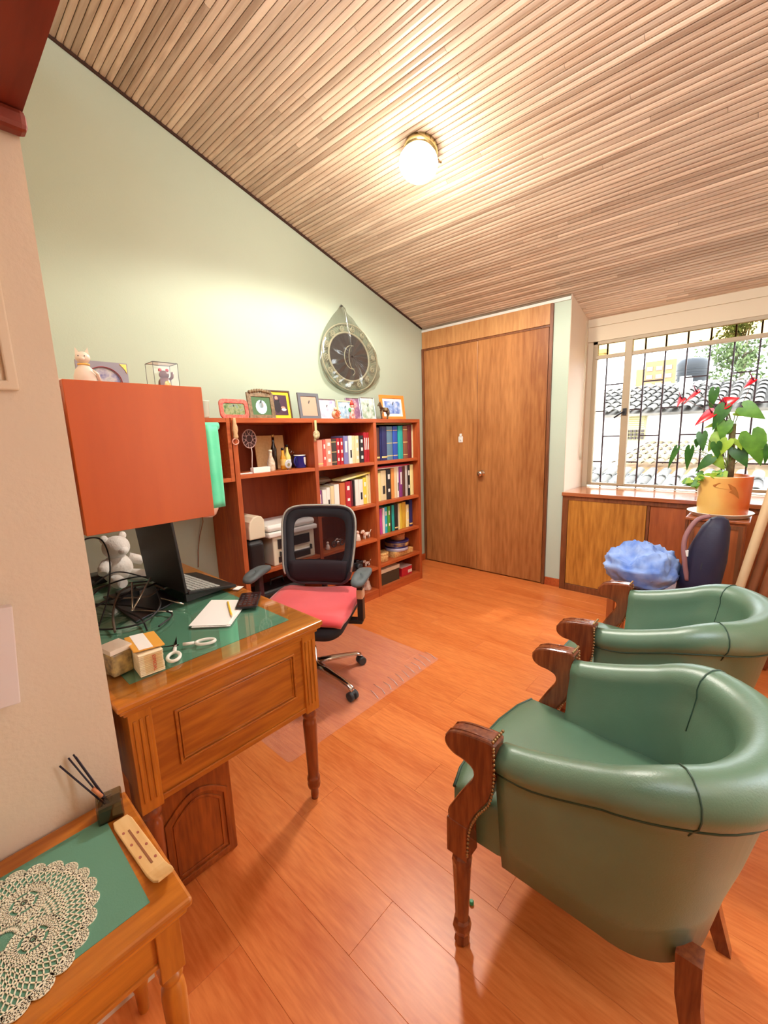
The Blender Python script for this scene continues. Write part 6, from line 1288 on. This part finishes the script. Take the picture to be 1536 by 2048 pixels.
for y_, z_, dy, dz, L_, W_ in [(0.473, 1.616, 0.025, -0.048, 0.054, 0.035), (0.398, 1.651, 0.073, -0.068, 0.1, 0.022), (0.312, 1.519, 0.088, -0.072, 0.114, 0.053), (0.251, 1.568, -0.063, 0.037, 0.073, 0.066), (0.267, 1.577, 0.023, -0.004, 0.024, 0.026), (0.132, 1.697, 0.044, -0.041, 0.06, 0.026)]:
    m_ = MB(); base = to_local(y_, z_, -0.06); heart(m_, base, (-0.02, dy, dz), (-1, 0, 0.5), L_, W_ * 1.2, 0.3); fl = build('flower', m_, M_redf, ft)
    m_ = MB(); m_.tube([base, base + Vector((-0.012, 0.01, 0.018)), base + Vector((-0.016, 0.02, 0.045))], 0.003, 6, rs=[0.004, 0.0035, 0.0015]); build('spadix', m_, mat('spadix_mauve', (120, 40, 70), 0.5), fl)
    m_ = MB(); root = Vector((0, -0.01, 0.31)); m_.tube(catmull([root, (base + root) / 2 + Vector((0, 0, 0.02)), base + Vector((0.004, 0, 0))], 5), 0.0018, 5); build('flower_stalk', m_, mat('flower_stalk_brown', (110, 84, 74), 0.5), fl)
# trailing small ivy-like leaves over the left rim
rl = random.Random(31)
for k in range(34):
    y_ = 0.22 + 0.19 * rl.random(); z_ = 1.16 - 0.11 * max(0, (y_ - 0.25) / 0.16) * rl.random() - 0.02 * rl.random(); xo = -0.125 + 0.1 * rl.random()
    if y_ > 0.35: z_ = 1.11 - 0.04 * rl.random()
    m_ = MB(); heart(m_, to_local(y_, z_, xo), (-0.4, rl.uniform(-0.6, 1), rl.uniform(-0.9, 0.3)), (-1, 0, 0.4), 0.038, 0.04); build('small_leaf', m_, M_leafs[2 if k % 3 else 1], ft)
# brown curtain / hinged wooden screen at the right edge
t = thing('brown_curtain', 'heavy brown curtain gathered at the right edge beside the plant', 'curtain', (3.25, 0.0, 0))
M_cur = mat('curtain_brown', (132, 76, 40), 0.75, noise=(164, 104, 62), nscale=4, bump=0.2, bscale=300)
def fold(y0, y1, x_, z0, z1, spread, label=None, r_=0.022, m=None):
    mm = MB(); rings = []
    for k in range(9):
        q = k / 8; z_ = z0 + (z1 - z0) * q; yy = y0 + (y1 - y0) * q
        rings.append([(x_ + r_ * 1.4 * math.cos(a), yy + (r_ + spread * (q)) * math.sin(a), z_) for a in [2 * PI * j / 12 for j in range(12)]])
    mm.loft(rings); o = build('fold', mm, m or M_cur, t); 
    if label: o['label'] = label
for k in range(8):
    fold(0.15 - 0.055 * k, -0.20 - 0.06 * k, -0.03 + 0.03 * (k % 2), 0.02, 2.3, 0.006, m=(mat('curtain_lining', (226, 196, 150), 0.7) if k in (0, 3, 6) else None), label='pale lining fold' if k in (0, 3, 6) else None)
m_ = MB(); m_.tube([(-0.02, 0.0, 2.32), (-0.02, -0.598, 2.32)], 0.012, 10); build('rod', m_, M_frame, t)
# green bead on the floor
m_ = MB(); m_.lathe([(0.006, 0), (0.0075, 0.002), (0.0075, 0.01), (0.005, 0.013)], n=10); solo('green_bead', m_, mat('green_plastic', (40, 150, 96), 0.3), 'tiny green plastic cap on the floor beside the nearer armchair leg', 'cap', loc=(0.964, 0.568, 0.0005))

# ================================================================ OUTSIDE
M_wallw = mat('stucco_white', (232, 230, 222), 0.9); M_tile = mat('clay_tile', (70, 64, 58), 0.9, noise=(120, 112, 100), nscale=2); M_tile2 = mat('old_tile', (92, 76, 50), 0.9, noise=(140, 122, 88), nscale=3)
m_ = MB(); m_.box(5, 60, -30, 30, -3.1, -3.0); struct('ground', m_, mat('ground_grey', (160, 158, 150), 0.9))
def tiled(root, x0, x1, z0, z1, y0, y1, pitch, m, rows_=8, name='roof_tiles'):
    mm = MB(); n_ = int((y1 - y0) / pitch); dz = (z1 - z0); dx = x1 - x0; L_ = math.hypot(dx, dz); up = Vector((-dz / L_, 0, dx / L_))
    for i in range(n_):
        for r_ in range(rows_):
            yc = y0 + pitch * (i + 0.5); a = r_ / rows_; b = (r_ + 1.08) / rows_
            rr = []
            for q, k_ in ((a, 1.0), (b, 0.86)):
                c_ = Vector((x0 + dx * q, yc, z0 + dz * q)) + up * (0.02 * (1 - (q - a) * rows_))
                rr.append([tuple(c_ + Vector((0, pitch * 0.42 * k_ * math.cos(t_), 0)) + up * (pitch * 0.3 * k_ * math.sin(t_))) for t_ in [PI * j / 5 for j in range(6)]])
            mm.loft(rr, closed=False, caps=False)
    o = build(name, mm, m, root); o['kind'] = 'stuff'; return o
h1 = thing('neighbour_house', 'white neighbouring house with grey clay tile roof and shuttered window outside', 'house', (10, 1.5, -3))
def HH(name, m_, m, **k): m_.v = [(a - 10, b - 1.5, c + 3) for a, b, c in m_.v]; return build(name, m_, m, h1, **k)
m_ = MB(); m_.box(10.1, 14.5, -6, 4.6, -3, 1.72); HH('wall', m_, M_wallw)
m_ = MB(); m_.add([(9.8, -6, 1.70), (13, -6, 2.42), (13, 4.6, 2.42), (9.8, 4.6, 1.70), (9.8, -6, 1.66), (13, -6, 1.66), (13, 4.6, 1.66), (9.8, 4.6, 1.66)], [(0, 1, 2, 3), (4, 5, 6, 7), (0, 4, 7, 3), (0, 1, 5, 4), (3, 2, 6, 7), (1, 2, 6, 5)]); HH('roof_deck', m_, M_tile)
o = tiled(h1, 9.78 - 10, 13 - 10, 1.74 + 3, 2.45 + 3, -4 - 1.5, 4.5 - 1.5, 0.2, M_tile, 7)
m_ = MB(); m_.box(10.05, 10.1, 1.98, 2.42, 1.12, 1.74); wn_ = HH('window', m_, mat('shutter_cream', (176, 166, 120), 0.7))
for k in range(7): m_ = MB(); m_.box(10.02, 10.06, 2.0, 2.4, 1.44 + 0.042 * k, 1.465 + 0.042 * k); m_.v = [(a - 10, b - 1.5, c + 3) for a, b, c in m_.v]; build('slat', m_, MATS['shutter_cream'], wn_)
m_ = MB()
for i in range(6):
    for j in range(3): m_.box(10.0, 10.05, 2.0 + 0.068 * i, 2.045 + 0.068 * i, 1.2 + 0.07 * j, 1.25 + 0.07 * j)
m_.v = [(a - 10, b - 1.5, c + 3) for a, b, c in m_.v]; o = build('lattice_block', m_, mat('lattice_dark', (70, 60, 56), 0.8), wn_); o['kind'] = 'stuff'
m_ = MB(); m_.box(11.6, 11.9, 1.5, 1.7, 2.0, 2.5); HH('chimney', m_, M_wallw)
h2 = thing('lower_shed', 'low outbuilding with weathered yellowish roof below the white house', 'shed', (8, 1.5, -3))
def SH(name, m_, m, **k): m_.v = [(a - 8, b - 1.5, c + 3) for a, b, c in m_.v]; return build(name, m_, m, h2, **k)
m_ = MB(); m_.box(7.25, 9.7, -4, 1.85, -3, 0.86); SH('wall', m_, mat('shed_wall', (206, 176, 136), 0.9, noise=(170, 130, 90), nscale=3))
tiled(h2, -0.9, 1.7, 3.9, 4.14, -5.0, 0.4, 0.13, M_tile2, 6)
h3 = thing('near_roof', 'nearest grey barrel tile roof just beyond the window grille', 'roof', (6, 1.5, -3))
m_ = MB(); m_.add([(5.0, -4, 0.45), (6.9, -4, 0.80), (6.9, 3, 0.80), (5.0, 3, 0.45), (5.0, -4, -3), (6.9, -4, -3), (6.9, 3, -3), (5.0, 3, -3)], [(0, 1, 2, 3), (0, 4, 7, 3), (1, 2, 6, 5), (0, 1, 5, 4), (3, 2, 6, 7), (4, 5, 6, 7)]); m_.v = [(a - 6, b - 1.5, c + 3) for a, b, c in m_.v]; build('body', m_, M_wallw, h3)
tiled(h3, -1.0, 0.95, 3.47, 3.84, -4.5, 1.5, 0.16, M_tile, 5)
t = thing('water_tank', 'black plastic rooftop water tank on the neighbouring roof', 'tank', (15, 1.92, -3))
m_ = MB(); m_.lathe([(0.30, 5.6), (0.34, 5.62), (0.37, 6.05), (0.38, 6.12), (0.33, 6.2), (0.28, 6.25), (0.05, 6.28)], n=28); build('tank', m_, mat('tank_black', (30, 32, 35), 0.6), t)
for k in range(3): m_ = MB(); m_.tube([(0.37 * math.cos(2 * PI * j / 28), 0.37 * math.sin(2 * PI * j / 28), 5.72 + 0.12 * k) for j in range(28)], 0.012, 5, loop=True, caps=False); build('rib', m_, MATS['tank_black'], t)
m_ = MB(); m_.box(-0.5, 0.5, -0.6, 0.6, 0, 5.6); build('plinth', m_, M_wallw, t)
ap = thing('apartment_block', 'pale orange apartment block far behind the roofs', 'building', (40, 7.2, -3))
m_ = MB(); m_.box(-1, 3, -1.2, 0.8, 0, 9.3); m_.box(-1, 3, 0.8, 1.4, 0, 8.8); build('wall', m_, mat('apartment_ochre', (140, 100, 66), 0.9), ap)
for i in range(3):
    for j in range(3):
        m_ = MB(); m_.box(-1.05, -1.0, -0.95 + 0.62 * i, -0.55 + 0.62 * i, 7.4 + 0.6 * j, 7.7 + 0.6 * j); f_ = build('window', m_, mat('apartment_window', (110, 100, 96), 0.4), ap)
tr = thing('garden_tree', 'tall leafy tree beyond the roofs at the right of the window', 'tree', (19, 1.1, -3))
m_ = MB(); m_.tube([(0, 0, 0), (0.1, 0.05, 3), (0, 0, 5.5), (0.1, -0.1, 7.6)], 0.1, 8, rs=[0.16, 0.12, 0.07, 0.02]); 
rt = random.Random(9); tips = []
for k in range(60):
    z_ = 4.4 + 3.4 * rt.random(); a = rt.uniform(0, 2 * PI); L_ = (0.7 + 0.7 * rt.random()) * (1.15 - (z_ - 4.6) / 5); e_ = (L_ * math.cos(a), L_ * math.sin(a) * 1.2, z_ + 0.5 * rt.random())
    m_.tube([(0, 0, z_ - 0.2), (e_[0] * 0.5, e_[1] * 0.5, (z_ + e_[2]) / 2), e_], 0.02, 4, rs=[0.022, 0.013, 0.005]); tips.append(e_)
build('trunk', m_, mat('bark', (96, 84, 64), 0.9), tr)
m_ = MB()
for e_ in tips:
    for k in range(60):
        q = 0.3 + 0.8 * rt.random(); c_ = Vector((e_[0] * q + rt.gauss(0, 0.13), e_[1] * q + rt.gauss(0, 0.13), e_[2] - 0.2 * (1 - q) + rt.gauss(0, 0.13)))
        u = Vector((rt.gauss(0, 1), rt.gauss(0, 1), rt.gauss(0, 1))).normalized() * 0.075; v_ = u.cross(Vector((rt.gauss(0, 1), rt.gauss(0, 1), rt.gauss(0, 1)))).normalized() * 0.04
        m_.add([tuple(c_ - u), tuple(c_ + v_), tuple(c_ + u), tuple(c_ - v_)], [(0, 1, 2, 3)])
tag(build('foliage', m_, mat('tree_leaf', (60, 76, 40), 0.8, noise=(96, 110, 60), nscale=3), tr), kind='stuff')
t = thing('gate_post', 'pale vertical post outside at the left of the window', 'post', (7.6, 2.195, -3))
m_ = MB(); m_.box(-0.06, 0.06, -0.065, 0.065, 0, 5.6); build('shaft', m_, M_cream, t); m_ = MB(); m_.box(-0.09, 0.09, -0.1, 0.1, 5.6, 5.66); build('cap', m_, M_cream, t)
